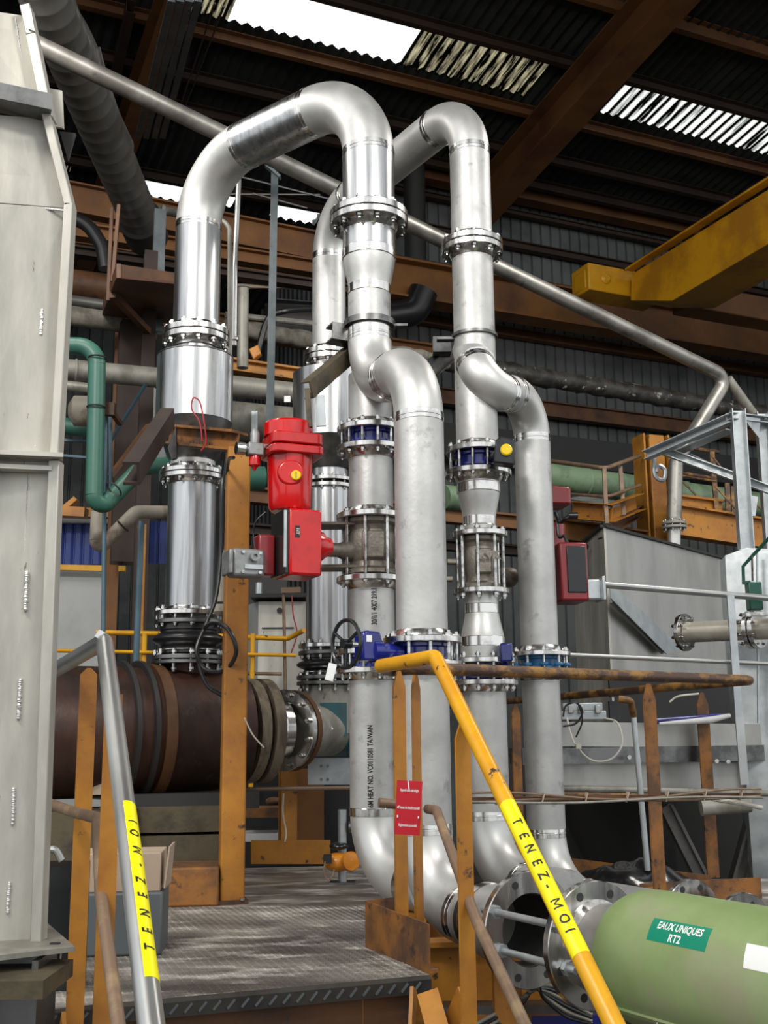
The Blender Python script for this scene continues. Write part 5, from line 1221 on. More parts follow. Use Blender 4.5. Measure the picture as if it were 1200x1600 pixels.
# teal pipe
t = thing('teal_pipe', 'dark teal pipe dropping beside the casing then turning up to the right', 'pipe', P(148, 800, 6.6))
tq = [P(90, 540, 6.7), P(152, 541, 6.7), P(147, 806, 6.7), P(222, 730, 6.9), P(262, 727, 7.1), P(352, 742, 7.5)]
run(t, tq, [0.13, 0.05, 0.05, 0.05], 0.054, 'teal_paint', 'teal_paint', None, 24)
for (px, py, ax_) in ((152, 559, UP), (150, 636, UP), (178, 764, (tq[3]-tq[2]))):
    MB().ring(P(px, py, 6.68), ax_, 0.054, 0.012, 0.004, 24).build('weld_seam', 'duct_black', t)
one(MB().box(P(170, 640, 6.8), (.08, .05, .08)).beam(P(172, 640, 6.8), P(188, 662, 7.0), .03, .03), 'pipe_bracket', 'rust_brown', 'rusty bracket clamped to the upright teal pipe', 'bracket')
one(MB().tube([P(352, 745, 7.9), P(412, 748, 8.0)], 0.09, 24), 'teal_pipe', 'teal_paint', 'short teal pipe stretch between the square post and the red actuator', 'pipe')
one(MB().tube([P(692, 777, 9.6), P(716, 779, 9.7)], 0.11, 24), 'teal_pipe', 'green_pale', 'pale green pipe stretch between the front riser and the rear riser', 'pipe')
# cream insulated pipe
t = thing('insulated_pipe', 'cream insulated pipe with an elbow under the teal pipe', 'pipe', P(152, 862, 7.0))
run(t, [P(153, 800, 7.2), P(150, 862, 7.2), P(212, 800, 7.4), P(275, 800, 7.7)], [0.03, 0.08], 0.045, 'cream_lagging', 'cream_lagging', None, 20)
MB().ring(P(192, 822, 7.3), V((1, 0, 1)), .045, .012, .006, 20).build('joint_band', 'duct_black', t)
# blue-grey conduits
one(MB().tube([P(165, 650, 6.9), P(161, 1002, 6.9)], 0.014, 12), 'conduit_pipe', 'conduit_blue', 'thin blue-grey conduit dropping beside the teal pipe', 'pipe')
one(MB().tube([P(173, 770, 7.0), P(172, 650, 7.0)], 0.012, 12), 'conduit_pipe', 'conduit_blue', 'shorter thin blue conduit right of the teal pipe', 'pipe')
one(MB().tube([P(221, 815, 7.6), P(212, 1045, 7.6)], 0.022, 14), 'conduit_pipe', 'conduit_blue', 'thicker blue-grey conduit right of the grey cabin', 'pipe')
one(MB().beam(P(172, 690, 7.4), P(228, 600, 7.8), .02, .02), 'diagonal_bar', 'conduit_dark', 'thin dark blue diagonal bar between teal pipe and red-brown column', 'bar')
one(MB().beam(P(172, 745, 7.6), P(232, 665, 7.9), .04, .03), 'diagonal_bar', 'rust_brown', 'thicker rusty diagonal bar just below the thin blue diagonal', 'bar')
# cabin: blue cladding, grey panels
cab = thing('control_cabin', 'small cabin with blue ribbed band over pale grey wall at the left', 'cabin', P(120, 1090, 9.9))
cp0, cp1 = P(60, 1100, 10.0), P(182, 1100, 10.2)
def cabp(px, py, Y=10.1): return P(px, py, Y)
MB().prism([cabp(60, 890), cabp(176, 890), V((cabp(176, 890).x, 10.1, 0)), V((cabp(60, 890).x, 10.1, 0))], V((0, .1, 0))).build('wall_panel', 'panel_grey', cab)
o_ = cabp(60, 884); w_ = cabp(192, 884).x-o_.x; h_ = cabp(100, 818).z-cabp(100, 884).z
cm = cladding(V((o_.x, 10.05, 0)), V((1, 0, 0)), w_+.4, o_.z, o_.z+h_, 0.085, 0.02, 0.02); cm.build('blue_cladding', 'cladding_blue', cab)
MB().beam(cabp(60, 886, 10), cabp(196, 889, 10), .04, .05).build('trim_rail', 'yellow_paint', cab)
MB().beam(cabp(60, 813, 10), cabp(175, 814, 10), .05, .05).build('fascia', 'panel_grey', cab)
MB().beam(cabp(60, 800, 9.8), cabp(180, 803, 9.8), .1, .08).build('roof_edge', 'ochre_paint', cab)
one(MB().beam(P(98, 798, 6.9), P(120, 780, 6.9), .07, .03).beam(P(95, 800, 6.9), P(135, 802, 6.9), .1, .06), 'beam_bracket', 'ochre_paint', 'bright ochre bracket right beside the casing under the teal pipe', 'bracket')
# white panel + pale clutter seen under diagonals
one(MB().box(P(222, 668, 11), (.5, .05, .9)), 'wall_panel', 'panel_grey', 'pale panel far behind the diagonal bars', 'panel')
one(MB().tube([P(100, 602, 8.5), P(145, 607, 8.5)], .04, 16), 'pipe_stub', 'dirty_pipe', 'short pale pipe stub left of the teal pipe', 'pipe')
one(MB().lathe([(.06, 0), (.12, .04), (.12, .20), (.08, .25)], P(108, 642, 8.5), V((1, .1, 0)), 20), 'insulated_valve', 'cream_lagging', 'lumpy cream insulated valve left of the teal pipe', 'valve')
one(MB().tube([P(96, 665, 8.8), P(150, 672, 8.8)], .07, 16), 'teal_pipe', 'teal_paint', 'short level teal pipe behind the upright teal pipe', 'pipe')
for k, (x0, y0, x1, y1) in enumerate(((100, 688, 150, 690), (100, 712, 150, 716))):
    one(MB().beam(P(x0, y0, 9), P(x1, y1, 9), .03, .02), 'thin_strut', 'conduit_blue', ('upper thin blue strut left of the teal pipe', 'lower thin blue strut left of the teal pipe')[k], 'strut')
# yellow background railing
YBR = 7.9
br = thing('background_railing', 'thin yellow railing running behind the big rusty pipe', 'railing', P(226, 1090, YBR))
run(br, [P(150, 988, YBR), P(245, 990, YBR+.1), P(450, 998, YBR+.4), P(475, 985, YBR+.2)], [.3, .03], .018, 'yellow_paint', 'yellow_paint', None, 12)
MB().tube([P(60, 1016, YBR-.3), P(462, 1024, YBR+.4)], .013, 12).build('mid_rail', 'yellow_paint', br)
MB().tube([P(185, 1050, YBR), P(440, 1053, YBR+.4)], .013, 12).build('mid_rail', 'rail_brown', br)
for (px, Yx) in ((226, YBR), (395, YBR+.3)): MB().tube([P(px, 990, Yx), V((P(px, 990, Yx).x, Yx, 1.25))], .018, 12).build('post', 'yellow_paint', br)
# grey equipment cabinet behind rail
cbn = thing('equipment_cabinet', 'grimy pale metal cabinet with a round hole behind the yellow railing', 'cabinet', P(440, 1080, 8.9))
MB().prism([P(404, 940, 8.8), P(478, 940, 8.8), V((P(478, 940, 8.8).x, 8.8, 0)), V((P(404, 940, 8.8).x, 8.8, 0))], V((0.05, .5, 0))).build('cabinet_body', 'panel_steel', cbn)
MB().prism([P(404, 940, 8.8), P(385, 946, 9.1), P(385, 1085, 9.1), P(402, 1085, 8.8)], V((0.05, .3, 0))).build('side_wall', 'panel_grey', cbn)
MB().box(P(440, 936, 8.95), (.45, .5, .03)).build('cabinet_top', 'duct_black', cbn)
MB().lathe([(.022, 0), (.022, .01)], P(437, 954, 8.79), V((0, -1, 0)), 20).build('port_hole', 'hole_shade', cbn)
MB().lathe([(.06, 0), (.06, .015), (.028, .015), (.028, .12)], P(404, 934, 8.9), UP, 20).build('vent_pipe', 'galvanised', cbn)
MB().box(P(434, 981, 8.79), (.25, .01, .008)).build('panel_seam', 'duct_black', cbn)
one(MB().tube([P(443, 920, 8.3), P(446, 1085, 8.3)], .012, 10).beam(P(440, 923, 8.3), P(470, 922, 8.3), .06, .04), 'pipe_stand', 'rail_brown', 'slim upright with a rusty crosspiece in front of the grimy cabinet', 'stand')
one(MB().tube(spline([P(456, 930, 8.2), P(458, 960, 8.2), P(464, 990, 8.2), P(455, 1020, 8.2)]), .005, 8), 'red_cable', 'red_cable', 'thin red cable dangling before the grimy cabinet', 'cable')
# loops on the main columns
one(MB().tube(spline([P(352, 708, 6.0), P(347, 760, 5.95), P(346, 850, 5.95), P(338, 930, 5.9), P(322, 975, 5.85), P(307, 1015, 5.8), P(320, 1045, 5.8), P(350, 1048, 5.7), P(369, 1020, 5.6), P(358, 985, 5.6), P(335, 973, 5.7), P(318, 985, 5.85), P(308, 1020, 5.9), P(322, 1068, 5.9), P(348, 1087, 5.9)], 8), 0.011, 10), 'cable_loop', 'black_rubber', 'thick black cable hanging in a big loop across the ochre post', 'cable')
one(MB().tube(spline([P(316, 690, 5.75), P(312, 660, 5.8), P(300, 640, 5.82), P(302, 622, 5.84), P(312, 628, 5.84), P(318, 655, 5.8), P(322, 690, 5.75), P(314, 705, 5.7)], 8), 0.004, 8), 'red_cable', 'red_cable', 'thin red cable looping in front of the left jacket joint', 'cable')
one(MB().tube(spline([P(415, 800, 5.0), P(400, 815, 5.0), P(396, 835, 5.02), P(400, 862, 5.0)], 8), 0.004, 8), 'black_cable', 'black_rubber', 'thin black cable between red actuator and grey switch box', 'cable')
one(MB().tube(spline([P(365, 715, 5.2), P(357, 720, 5.5), P(353, 760, 5.9)], 8), 0.009, 8), 'black_cable', 'black_rubber', 'short black cable curling from the air regulator', 'cable')
one(MB().tube([P(349, 860, 6.1), P(345, 940, 6.1)], .02, 12).lathe([(.02, 0), (.04, .02), (.04, .06)], P(344, 962, 6.1), UP, 14), 'drain_pipe', 'cream_lagging', 'cream drain pipe hidden behind the ochre post at the bellows', 'pipe')
one(MB().tube(spline([P(382, 1122, 5.6), P(395, 1148, 5.65), P(412, 1168, 5.7)], 6), .004, 6), 'white_cable', 'white_cable', 'thin pale cable crossing the wooden discs of the rusty pipe', 'cable')

# ---- supports under the rusty manifold
t = thing('pipe_cradle', 'dirty steel cradle under the huge rusty pipe', 'cradle', P(270, 1360, 5.9))
MB().box(P(285, 1250, 6.12), (0.80, .3, .08), Matrix.Rotation(.15, 3, 'Z')).build('cradle_beam', 'duct_black', t)
MB().box(P(268, 1277, 6.12), (0.72, .32, .13), Matrix.Rotation(.15, 3, 'Z')).build('cradle_block', 'olive_steel', t)
MB().box(P(272, 1326, 6.12), (0.72, .36, .16), Matrix.Rotation(.15, 3, 'Z')).build('cradle_block', 'olive_steel', t)
MB().box(P(270, 1362, 6.12), (0.66, .36, .10), Matrix.Rotation(.15, 3, 'Z')).build('gap_shade', 'hole_shade', t)  # solid black block painting the shade of the gap between the blocks
MB().box(V((P(283, 1398, 5.75).x, 5.74, ZP+.09)), (0.38, .30, .18), Matrix.Rotation(.1, 3, 'Z')).build('foot_block', 'ochre_worn', t, bevel=.01)
one(MB().ibeam(P(80, 1215, 6.2), P(250, 1222, 6.3), .2, .2, .02), 'dark_beam', 'steel_dark', 'dark steel beam beneath the rusty pipe behind the left posts', 'beam')
one(MB().box(P(140, 1226, 5.9), (.13, .04, .1)), 'paint_block', 'cardboard', 'small pale orange block visible between the left posts', 'block')
one(MB().box(P(120, 1320, 5.9), (.6, .4, .35)), 'low_machine', 'olive_steel', 'grimy low machine base behind the left posts', 'machine')
for (px, Yc, lab) in ((440, 7.3, 'ochre column under the right end of the rusty pipe'), ):
    post(450, 1190, 450, 1330, Yc, .10, 'ochre_paint', lab)
one(MB().box(P(480, 1262, 7.6), (.22, .03, .50)), 'column_web', 'ochre_girder', 'wide ochre plate behind the slim ochre column', 'plate')
one(MB().prism([P(481, 1184, 7.1), P(552, 1184, 7.1), P(552, 1226, 7.1), P(481, 1226, 7.1)], V((0, .02, 0))), 'galvanised_plate', 'galvanised', 'galvanised plate with four bolts below the mitred elbow', 'plate')
g_ = bpy.data.objects['galvanised_plate']
for (x_, y_) in ((502, 1197), (512, 1197), (502, 1218), (512, 1218)): MB().hexrod(P(x_, y_, 7.09), V((0, -1, 0)), .010, .014).build('bolt', 'steel_dark', g_)
one(MB().tube([P(378, 1233, 6.6), P(552, 1231, 6.9)], .012, 10), 'thin_rail', 'rail_brown', 'thin brown rail passing in front of the galvanised plate', 'rail')
one(MB().prism([P(392, 1313, 7.0), P(516, 1313, 7.0), P(516, 1350, 7.0), P(392, 1350, 7.0)], V((0, .012, 0))), 'kick_plate', 'ochre_paint', 'ochre kick plate along the far edge of the platform', 'kick plate')
one(MB().tube(spline([P(443, 1240, 7.0), P(442, 1270, 7.0), P(447, 1300, 7.0), P(445, 1315, 7.0)]), .005, 6), 'white_cable', 'white_cable', 'thin pale cable hanging down beside the slim ochre column', 'cable')
one(MB().box(V((P(440, 1275, 8.5).x, 8.5, .75)), (1.5, .2, 1.5)), 'shade_block', 'black_rubber', 'added black block standing in for the shade behind the slim ochre column', 'cabinet')  # added black box that makes the gap dark, not real equipment
one(MB().box(P(420, 1268, 7.9), (.3, .3, .06)).ball(P(428, 1252, 7.8), .04, 1.4, 1, .7), 'rubble_heap', 'ochre_worn', 'heap of scrap glimpsed under the right end of the rusty pipe', 'scrap')
one(MB().box(P(405, 1306, 7.9), (.3, .3, .05)), 'pale_scrap', 'white_bag', 'pale scrap lying behind the far kick plate', 'scrap')
# orange valve actuator on deck
oc = P(528, 1347, 6.33)
t = thing('motor_valve', 'small upright steel pipe with an orange motor actuator on the platform', 'valve', V((oc.x+.03, oc.y+.03, ZP)))
MB().tube([V((P(535, 1347, 6.4).x, 6.4, ZP)), V((P(535, 1347, 6.4).x, 6.4, P(535, 1265, 6.4).z))], .024, 20).build('pipe', 'galvanised', t)
MB().box(V((P(535, 1347, 6.4).x, 6.4, ZP+.006)), (.14, .12, .012)).build('base_plate', 'steel_dark', t)
MB().ball(oc, .07, 1.15, .9, .72).build('motor_housing', 'orange_cast', t)
MB().lathe([(.048, 0), (.052, .03), (.045, .05), (.01, .055)], P(546, 1345, 6.27), V((.3, -1, 0)), 28).build('end_cap', 'orange_cast', t)
MB().ball(P(530, 1322, 6.33), .05, 1.1, .9, .4).build('bonnet', 'black_plastic', t)
MB().box(P(512, 1342, 6.24), (.045, .04, .045)).build('plug', 'black_plastic', t)
MB().tube(spline([P(508, 1346, 6.2), P(506, 1362, 6.2), P(512, 1374, 6.2), P(520, 1368, 6.2), P(522, 1358, 6.22)]), .004, 8).build('cable', 'rail_brown', t)
MB().lathe([(.03, 0), (.03, .02)], P(545, 1292, 6.4), V((1, 0, 0)), 16).build('handle_disc', 'steel_dark', t)

# ================================================================ right background
# pale green pipe along the wall
t = thing('green_pipe', 'pale green horizontal pipe behind the upper walkway at the right', 'pipe', P(950, 750, 11.5))
g0_, g1_ = P(830, 742, 11.2), P(1210, 792, 12.8)
MB().tube([g0_, g0_+(g1_-g0_)*2.2], 0.145, 32).build('pipe', 'green_pale', t)
for s_ in (.2, .33, .45, .6, .8): MB().ring(g0_.lerp(g1_, s_), g1_-g0_, .145, .03, .01, 32).build('joint_band', 'green_pale', t)
# tall yellow column
cy = P(1016, 683, 10.9); zy = P(1016, 830, 10.2).z
t = thing('steel_column', 'broad bright ochre column left of the overhead pipe end', 'column', V((cy.x, cy.y, 0)))
MB().box(V((cy.x+.01, cy.y, cy.z/2)), (.17, .2, cy.z), Matrix.Rotation(.3, 3, 'Z')).build('column_shaft', 'ochre_paint', t, bevel=.01)
MB().box(V((cy.x-.13, cy.y-.05, cy.z/2)), (.02, .22, cy.z), Matrix.Rotation(.3, 3, 'Z')).build('column_flange', 'ochre_paint', t)
MB().box(V((cy.x+.13, cy.y+.03, cy.z/2)), (.02, .22, cy.z), Matrix.Rotation(.3, 3, 'Z')).build('column_flange', 'ochre_paint', t)
# walkway with railing
t = thing('walkway', 'ochre walkway with thin rails between the rightmost riser and the broad ochre column', 'walkway', P(930, 800, 9.8))
MB().channel(P(890, 797, 10.2), P(952, 802, 9.9), .1, .16).build('edge_beam', 'ochre_paint', t)
MB().channel(P(952, 802, 9.9), P(1000, 784, 10.6), .1, .16).build('edge_beam', 'ochre_paint', t)
MB().prism([P(888, 782, 10.5), P(952, 795, 9.9), P(975, 788, 10.4), P(910, 778, 10.9)], UP*.02).build('grating', 'galvanised', t)
MB().tube(smooth_path([P(830, 716, 10.9), P(946, 732, 9.9), P(1000, 712, 10.7)], .05), .02, 12).build('top_rail', 'rail_brown', t)
MB().tube(smooth_path([P(830, 768, 10.9), P(950, 776, 9.9), P(1000, 758, 10.7)], .05), .015, 12).build('mid_rail', 'rail_brown', t)
for (px, py, px2, py2, Y_) in ((944, 732, 948, 818, 9.9), (969, 728, 975, 808, 10.3)):
    MB().beam(P(px, py, Y_), P(px2, py2, Y_), .035, .03).build('post', 'rail_brown', t)
MB().channel(P(960, 824, 9.9), P(1003, 796, 10.9), .06, .10).build('lower_beam', 'rust_brown', t)
gird(P(880, 828, 10.5), P(1010, 846, 10.8), .12, .2, 'ochre_girder', 'ochre beam tucked behind the left end of the hopper tank')
gird(P(1055, 786, 10.4), P(1128, 795, 10.7), .1, .16, 'ochre_paint', 'short ochre edge beam right of the overhead pipe end')
gird(P(1050, 812, 10.3), P(1380, 864, 11.7), .14, .30, 'ochre_paint', 'deep ochre beam above the hopper tank with four bolt holes')
gird(P(1055, 800, 10.8), P(1380, 844, 12), .1, .1, 'rust_brown', 'thin rust-brown beam just above the deep ochre beam')
t = thing('rear_railing', 'thin brown railing with cross braces seen through the galvanised frame', 'railing', P(1120, 800, 10.6))
MB().tube([P(1083, 701, 10.6), P(1122, 706, 10.8)], .02, 10).build('top_rail', 'rail_rust', t)
MB().tube([P(1057, 738, 10.4), P(1118, 748, 10.6)], .018, 10).build('top_rail', 'rail_rust', t)
MB().tube([P(1057, 742, 10.3), P(1118, 752, 10.5)], .012, 10).build('mid_rail', 'rail_rust', t)
for (a, b) in (((1112, 706), (1120, 800)), ((1136, 755), (1138, 805)), ((1145, 760), (1147, 805))): MB().beam(P(*a, 10.6), P(*b, 10.6), .045, .03).build('post', 'rail_rust', t)
for (a, b) in (((1058, 744), (1092, 778)), ((1112, 712), (1128, 732)), ((1118, 760), (1152, 798)), ((1180, 786), (1196, 802))): MB().beam(P(*a, 10.5), P(*b, 10.5), .018, .014).build('brace', 'rail_rust', t)
# galvanised frame on hopper
GY = 7.9
t = thing('support_structure', 'galvanised steel frame with two uprights and crossed arms at the right edge', 'frame', P(1165, 860, GY))
def ga(a, b, w, h, Ya=GY, Yb=GY, kind='c', hint=None, nm='arm'):
    mb = MB()
    (mb.channel if kind == 'c' else mb.beam)(P(*a, Ya), P(*b, Yb), w, h, *( [0.006, hint] if kind == 'c' else [hint])); mb.build(nm, 'galvanised', t)
ga((1152, 640), (1166, 858), .075, .10, kind='c', hint=V((1, 0, 0)), nm='upright')
ga((1190, 645), (1206, 870), .07, .09, Ya=8.3, Yb=8.3, kind='c', hint=V((1, 0, 0)), nm='upright')
ga((1008, 712), (1142, 654), .07, .07, Ya=8.4, Yb=GY); ga((1030, 702), (1210, 768), .07, .06, Ya=8.4, Yb=8.1)
ga((1082, 712), (1145, 742), .08, .02, 8.5, 8.3); ga((1140, 650), (1200, 657), .06, .05, GY, 8.3)
ga((1060, 706), (1142, 672), .12, .01, 8.5, 8.1, 'b')
MB().prism([P(1160, 650, 8), P(1188, 654, 8.2), P(1186, 684, 8.2), P(1170, 664, 8.1)], V((0, .01, 0))).build('gusset', 'galvanised', t)
MB().beam(P(1178, 776, 8.0), P(1174, 806, 8.0), .05, .03).build('strut', 'galvanised', t)
# hopper tank
HT = thing('hopper_tank', 'big grey welded hopper tank with a sloped bottom right of the rightmost riser', 'tank', P(960, 1050, 8.4))
hA, hB, hC = P(943, 822, 8.2), P(1160, 850, 10.2), P(893, 838, 9.4)
zl = P(957, 1050, 8.2).z; zt_ = hA.z
def dn(p, z): return V((p.x, p.y, z))
hB.z = zt_; hC.z = zt_
MB().prism([hA, hB, dn(hB, zl), dn(hA, zl)], V((0.0, .02, 0))).build('front_wall', 'tank_steel', HT)
MB().prism([hA, hC, dn(hC, zl-.5), dn(hA, zl-.5)], V((0.02, .02, 0))).build('side_wall', 'panel_steel', HT)
MB().prism([hA-UP*.01, hB-UP*.01, hC+BV*.5+BU*1.6, hC-UP*.01], UP*.03).build('lid', 'duct_black', HT)
MB().beam(hA+UP*.0, hB, .05, .02).beam(hA, hC, .05, .02).build('rim', 'duct_black', HT)
wdir = (hB-hA).normalized(); wn = V((wdir.y, -wdir.x, 0))
def hw_(px, py, off=0.0): return PPL(px, py, hA+wn*off, wn)
MB().prism([hw_(952, 918, .07), hw_(966, 923, .07), hw_(1063, 1012, .05), hw_(1040, 1022, .07), hw_(953, 935, .09)], wn*0.01).build('slope_rib', 'galvanised', HT)
MB().beam(hw_(955, 938, .05), hw_(1035, 1018, .05), .02, .04).build('slope_rib', 'tank_steel', HT)
MB().lathe([(.022, 0), (.022, .01)], PPL(920, 855, hA-V((.02, 0, 0)), (hC-hA).cross(UP).normalized())+V((-.02, -.02, 0)), V((-.8, -.6, 0)), 16).build('port_hole', 'hole_shade', HT)
MB().beam(P(925, 846, 8.7), P(941, 840, 8.25), .01, .012).build('seam', 'duct_black', HT)
# lower plate, darker recess and support channels
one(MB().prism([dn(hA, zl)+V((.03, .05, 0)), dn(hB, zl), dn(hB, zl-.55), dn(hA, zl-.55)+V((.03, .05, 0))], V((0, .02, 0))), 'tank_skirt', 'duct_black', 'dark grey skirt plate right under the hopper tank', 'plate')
one(MB().box(P(1045, 1029, 8.3), (.13, .05, .02)), 'blue_clip', 'light_blue_paint', 'small blue clip at the tip of the hopper slope', 'clip')
def chan(py0, py1, px0, px1, Y, m, lab, name='tank_channel'):
    a = P(px0, (py0+py1)/2, Y); b = P(px1, (py0+py1)/2+3, Y+.5); h = P(px0, py0, Y).z-P(px0, py1, Y).z
    return one(MB().channel(a, b, .16, h, .012, side=-1), name, m, lab, 'beam')
chan(1128, 1166, 868, 1230, 7.2, 'tank_steel', 'upper pale steel channel beam below the hopper tank')
chan(1188, 1236, 868, 1230, 7.35, 'tank_steel', 'lower pale steel channel beam behind the rusty mid rail')
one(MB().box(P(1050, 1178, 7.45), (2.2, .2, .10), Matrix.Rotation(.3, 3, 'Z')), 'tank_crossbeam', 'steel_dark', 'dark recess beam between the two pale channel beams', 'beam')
for k, (x_, y_) in enumerate(((982, 1183), (1118, 1189), (1136, 1190))): MB().hexrod(P(x_, y_, 7.2), V((0, -1, 0)), .014, .03).build('bolt', 'bolt_steel', bpy.data.objects['tank_crossbeam'])
# galvanised column with folded face at the far right
GC = thing('folded_column', 'tall galvanised folded sheet column at the right edge behind the green valve', 'column', P(1175, 1130, 7.6))
MB().prism([P(1133, 868, 7.6), P(1166, 856, 7.7), P(1300, 862, 7.3), V((P(1300, 862, 7.3).x, 7.3, 0)), V((P(1160, 1132, 7.6).x, 7.6, 0)), V((P(1160, 1132, 7.6).x, 7.6, P(1152, 1125, 7.6).z)), P(1152, 1125, 7.6), P(1137, 940, 7.6)], V((.05, .3, 0))).build('column_body', 'galvanised', GC)
MB().beam(P(1183, 860, 7.40), P(1185, 1130, 7.40), .01, .02, V((0, -1, 0))).build('fold_edge', 'galvanised', GC)
# flanged stainless pipe and green lever valve
SPp = thing('flanged_pipe', 'short stainless pipe with bolted flanges leaving the hopper tank', 'pipe', P(1120, 1000, 7.4))
s0_, s1_ = P(1074, 988, 7.55), P(1182, 983, 7.2)
MB().tube([s0_, s1_+(s1_-s0_)*.6], .069, 32).build('pipe', 'steel_warm', SPp)
sd_ = (s1_-s0_).normalized()
f_ = flange(SPp, s0_-sd_*.02, sd_, .067, .125, .03); bolts(f_, s0_-sd_*.02, sd_, .10, 8, .05, .013)
f_ = flange(SPp, s1_-sd_*.03, sd_, .067, .125, .03); bolts(f_, s1_-sd_*.03, sd_, .10, 8, .09, .013)
flange(SPp, s1_+sd_*.01, sd_, .067, .125, .03)
gv = thing('lever_valve', 'dark green lever valve with a bent handle above the stainless pipe', 'valve', P(1185, 955, 6.95))
MB().box(P(1178, 932, 7.0), (.085, .08, P(1178, 910, 7).z-P(1178, 954, 7).z)).build('valve_body', 'dark_green', gv, bevel=.008)
MB().box(P(1180, 960, 7.0), (.14, .08, .02)).build('mounting_plate', 'bolt_steel', gv)
MB().tube([P(1162, 910, 7.0), P(1161, 885, 7.0), P(1178, 866, 6.95), P(1210, 832, 6.8)], .011, 10).beam(P(1160, 911, 7.0), P(1172, 910, 7), .02, .02).build('lever', 'dark_green', gv)
MB().tube([P(1176, 908, 7), P(1175, 868, 6.95)], .007, 8).build('spindle', 'bolt_steel', gv)
# thin galvanised railing
t = thing('tank_railing', 'thin galvanised railing with a pointed flat upright in front of the hopper tank', 'railing', P(1150, 1130, 6.6))
MB().tube([P(938, 913, 6.5), P(1400, 951, 7.2)], .020, 14).build('top_rail', 'rail_galvanised', t)
MB().tube([P(880, 1023, 6.45), P(1400, 1046, 7.2)], .014, 14).build('mid_rail', 'rail_galvanised', t)
ptop = P(1142, 930, 6.75); pb_ = P(1156, 1125, 6.75)
MB().beam(V((ptop.x, 6.76, pb_.z)), V((ptop.x, 6.76, ptop.z)), .045, .012, V((0.1, -1, 0))).build('post', 'galvanised', t)
pc = P(1163, 1180, 6.7); MB().beam(P(1155, 1120, 6.7), P(1163, 1226, 6.7), .05, .014, V((0.1, -1, 0))).build('post_foot', 'rail_galvanised', t)
# thin stand with rusty bracket
t = thing('pipe_stand', 'thin blue-grey upright pipe with a rusty top bracket below the rusty rail loop', 'stand', P(1008, 1356, 6.2))
MB().tube([P(989, 1108, 6.2), P(1012, 1360, 6.2)], .016, 12).build('upright', 'galvanised', t)
MB().tube(smooth_path([P(966, 1092, 6.1), P(985, 1094, 6.1), P(990, 1118, 6.2)], .03), .019, 12).build('rusty_bracket', 'rail_rust', t)
# electrical boxes and cables
t = thing('junction_box', 'grey aluminium junction boxes mounted behind the rightmost riser', 'electrical box', P(910, 1125, 6.9))
MB().box(P(910, 1118, 6.9), (.27, .12, .055)).build('box_lower', 'galvanised', t, bevel=.006)
MB().box(P(908, 1105, 6.9), (.24, .12, .05)).build('box_lid', 'galvanised', t, bevel=.006)
for x_ in (892, 908, 934): MB().box(P(x_, 1108, 6.82), (.03, .02, .05)).build('latch', 'rail_galvanised', t, bevel=.004)
one(MB().tube(spline([P(886, 1122, 6.8), P(890, 1140, 6.75), P(900, 1165, 6.7), P(925, 1188, 6.7), P(955, 1186, 6.7), P(972, 1162, 6.7), P(965, 1130, 6.75), P(945, 1122, 6.8)], 8), .006, 8).box(P(904, 1166, 6.68), (.03, .02, .03)), 'cable_loop', 'white_cable', 'white cable hanging in a wide loop from the junction boxes', 'cable')
one(MB().tube(spline([P(880, 1135, 6.7), P(900, 1130, 6.7), P(910, 1112, 6.7), P(900, 1098, 6.7), P(884, 1103, 6.7), P(880, 1120, 6.7)], 8), .006, 8).tube(spline([P(903, 1098, 6.7), P(910, 1125, 6.7), P(900, 1152, 6.7)]), .005, 8), 'cable_loop', 'black_rubber', 'black cable coil hanging in front of the junction boxes', 'cable')
one(MB().box(P(960, 1075, 7.5), (.07, .05, .12)).box(P(960, 1110, 7.5), (.07, .05, .12)), 'wall_bracket', 'black_plastic', 'black bracket blocks behind the rusty rail loop', 'bracket')
one(MB().tube(spline([P(1046, 1097, 6.6), P(1060, 1088, 6.6), P(1092, 1084, 6.6)]), .006, 8), 'white_cable', 'white_cable', 'short bowed white cable under the rusty rail loop', 'cable')
rl = thing('film_roll', 'blue and white plastic film roll lying on the upper channel beam', 'roll', P(1080, 1124, 7.1))
MB().tube([P(1022, 1127, 7.2), P(1132, 1119, 7.3)], .020, 14).build('blue_sheet', 'blue_paint', rl); MB().tube([P(1030, 1131, 7.15), P(1110, 1125, 7.2), P(1140, 1118, 7.25)], [.010, .022, .014], 14).build('white_sheet', 'white_bag', rl)
# cables and dark pipework beneath the channels
one(MB().tube([P(880, 1232, 6.9), P(1215, 1240, 7.2)], .02, 12), 'grey_conduit', 'dirty_pipe', 'pale grey conduit just above the tied cable bundle', 'pipe')
one(MB().tube([P(880, 1241, 6.85), P(1110, 1246, 7.05)], .014, 12), 'brown_conduit', 'rail_rust', 'thin rust-brown conduit below the pale grey conduit', 'pipe')
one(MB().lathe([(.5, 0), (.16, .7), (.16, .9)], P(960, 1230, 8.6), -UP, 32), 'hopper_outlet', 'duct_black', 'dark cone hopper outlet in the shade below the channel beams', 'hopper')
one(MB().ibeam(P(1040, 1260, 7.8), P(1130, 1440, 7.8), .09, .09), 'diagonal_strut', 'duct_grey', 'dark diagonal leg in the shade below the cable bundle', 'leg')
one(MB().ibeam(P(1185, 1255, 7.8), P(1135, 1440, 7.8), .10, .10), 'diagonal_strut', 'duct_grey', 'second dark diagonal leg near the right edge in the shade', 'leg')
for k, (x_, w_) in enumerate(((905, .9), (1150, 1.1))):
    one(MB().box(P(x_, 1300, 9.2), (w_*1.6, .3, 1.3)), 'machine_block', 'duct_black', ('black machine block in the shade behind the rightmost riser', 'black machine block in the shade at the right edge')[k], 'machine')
one(MB().tube([P(1095, 1262, 7.0), P(1172, 1256, 7.0)], .05, 16), 'pipe_end', 'dirty_pipe', 'grey pipe end under the cable bundle near the right edge', 'pipe')
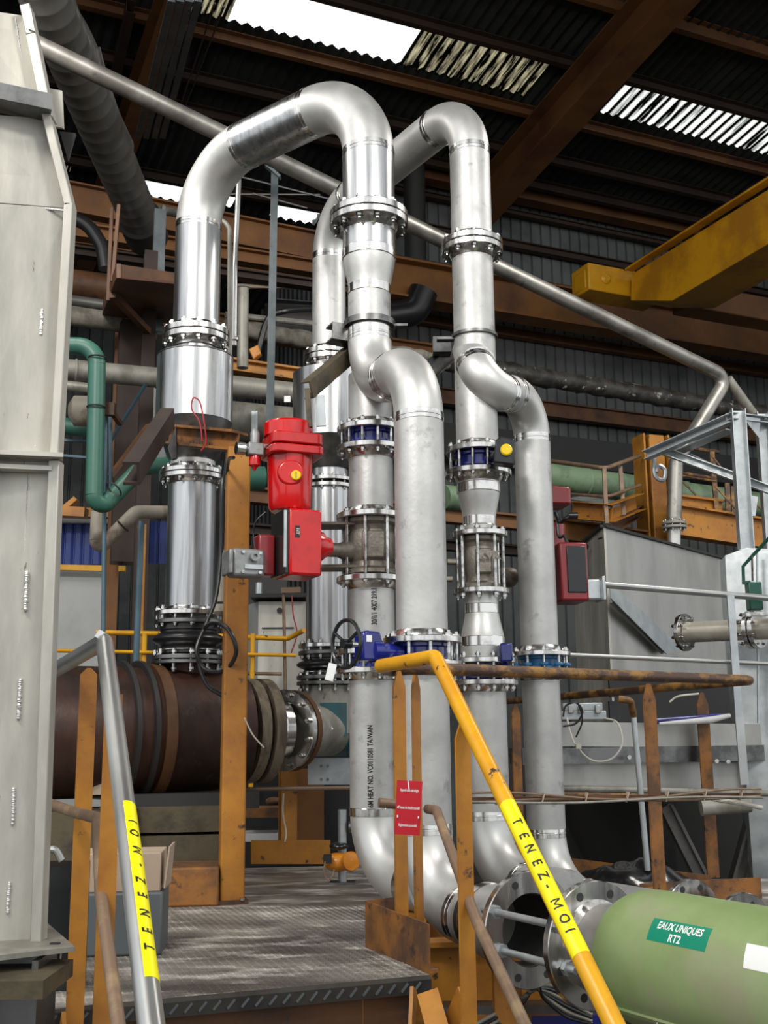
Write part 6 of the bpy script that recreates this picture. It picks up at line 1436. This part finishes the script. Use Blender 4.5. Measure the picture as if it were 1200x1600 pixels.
# rusty kick plates and black bag behind the headers
a = P(884, 1340, 6.9); b = P(1110, 1368, 6.5)
one(MB().beam(a-UP*.08, b-UP*.08, .01, .16), 'kick_plate', 'ochre_worn', 'worn ochre kick plate behind the black plastic bag', 'kick plate')
a = P(1000, 1384, 5.9); b = P(1188, 1374, 6.1)
one(MB().beam(a-UP*.10, b-UP*.10, .01, .22), 'kick_plate', 'ochre_worn', 'rust-stained ochre kick plate right behind the big green pipe', 'kick plate')
one(MB().beam(P(960, 1400, 5.8)-UP*.1, P(1040, 1392, 5.9)-UP*.1, .01, .25), 'edge_beam', 'ochre_paint', 'ochre edge beam below the black plastic bag', 'beam')
bagm = MB(); bc_ = P(990, 1376, 6.3); nx, ny = 26, 14; vs = []
for j in range(ny):
    for i in range(nx):
        u_ = i/(nx-1)*2-1; v_ = j/(ny-1)*2-1; rr = max(0, 1-u_*u_-v_*v_*.9)
        z_ = .15*rr**.6+.022*math.sin(7*u_+4*v_)*rr+.012*math.sin(13*u_-6*v_)*rr+random.uniform(-.002, .002)
        vs.append(bc_+V((u_*.36, v_*.25, z_-.06)))
bagm.add(vs, [(j*nx+i, j*nx+i+1, (j+1)*nx+i+1, (j+1)*nx+i) for j in range(ny-1) for i in range(nx-1)])
bagm.add([bc_+V((-.36, -.25, -.06)), bc_+V((.36, -.25, -.06)), bc_+V((.36, .25, -.06)), bc_+V((-.36, .25, -.06))], [(0, 1, 2, 3)])
one(bagm, 'plastic_bag', 'bag_plastic', 'crumpled black plastic bag lying behind the rightmost header elbow', 'bag')
t = one(MB().box((bc_.x+.4, 6.45, bc_.z-.09), (2.2, .9, .04)), 'rear_deck', 'plate_floor', 'steel deck strip carrying the black plastic bag', 'platform')
# beams and clutter below the header, bottom right
gird(P(640, 1462, 5.2), P(960, 1500, 5.0), .1, .30, 'ochre_girder', 'upper dark ochre beam under the open-ended header')
gird(P(640, 1530, 4.9), P(900, 1525, 4.8), .12, .30, 'ochre_paint', 'lower ochre beam under the open-ended header')
one(MB().beam(P(690, 1575, 4.6), P(930, 1572, 4.5), .10, .03), 'cable_tray', 'steel_dark', 'perforated dark cable tray low beside the yellow handrail', 'cable tray')
cl_ = thing('cable_cluster', 'tangle of grey and black cables on the tray under the open flange', 'cable', P(800, 1570, 4.4))
for k in range(6):
    MB().tube(spline([P(745+6*k, 1600+4*k, 4.3), P(800, 1570+5*k, 4.35), P(822+3*k, 1555-3*k, 4.3), P(850, 1540+4*k, 4.35), P(885, 1548+8*k, 4.4), P(925, 1575+5*k, 4.4)]), .007, 8).build('cable', 'black_rubber' if k % 2 else 'dirty_pipe', cl_)
one(MB().box(P(900, 1608, 4.6), (.35, .1, .12)), 'blue_crate', 'blue_paint', 'dark blue crate edge at the bottom under the tray', 'crate')
one(MB().tube([P(300, 1600, 4.1), P(620, 1585, 4.3)], .03, 10).tube([P(380, 1610, 4.3), P(600, 1600, 4.3)], .02, 8), 'floor_pipe', 'rail_brown', 'pipes on the ground under the platform edge', 'pipe')
one(MB().box(P(540, 1568, 4.0), (.12, .1, .12)), 'valve_block', 'ochre_paint', 'small ochre block hanging under the platform edge', 'block')
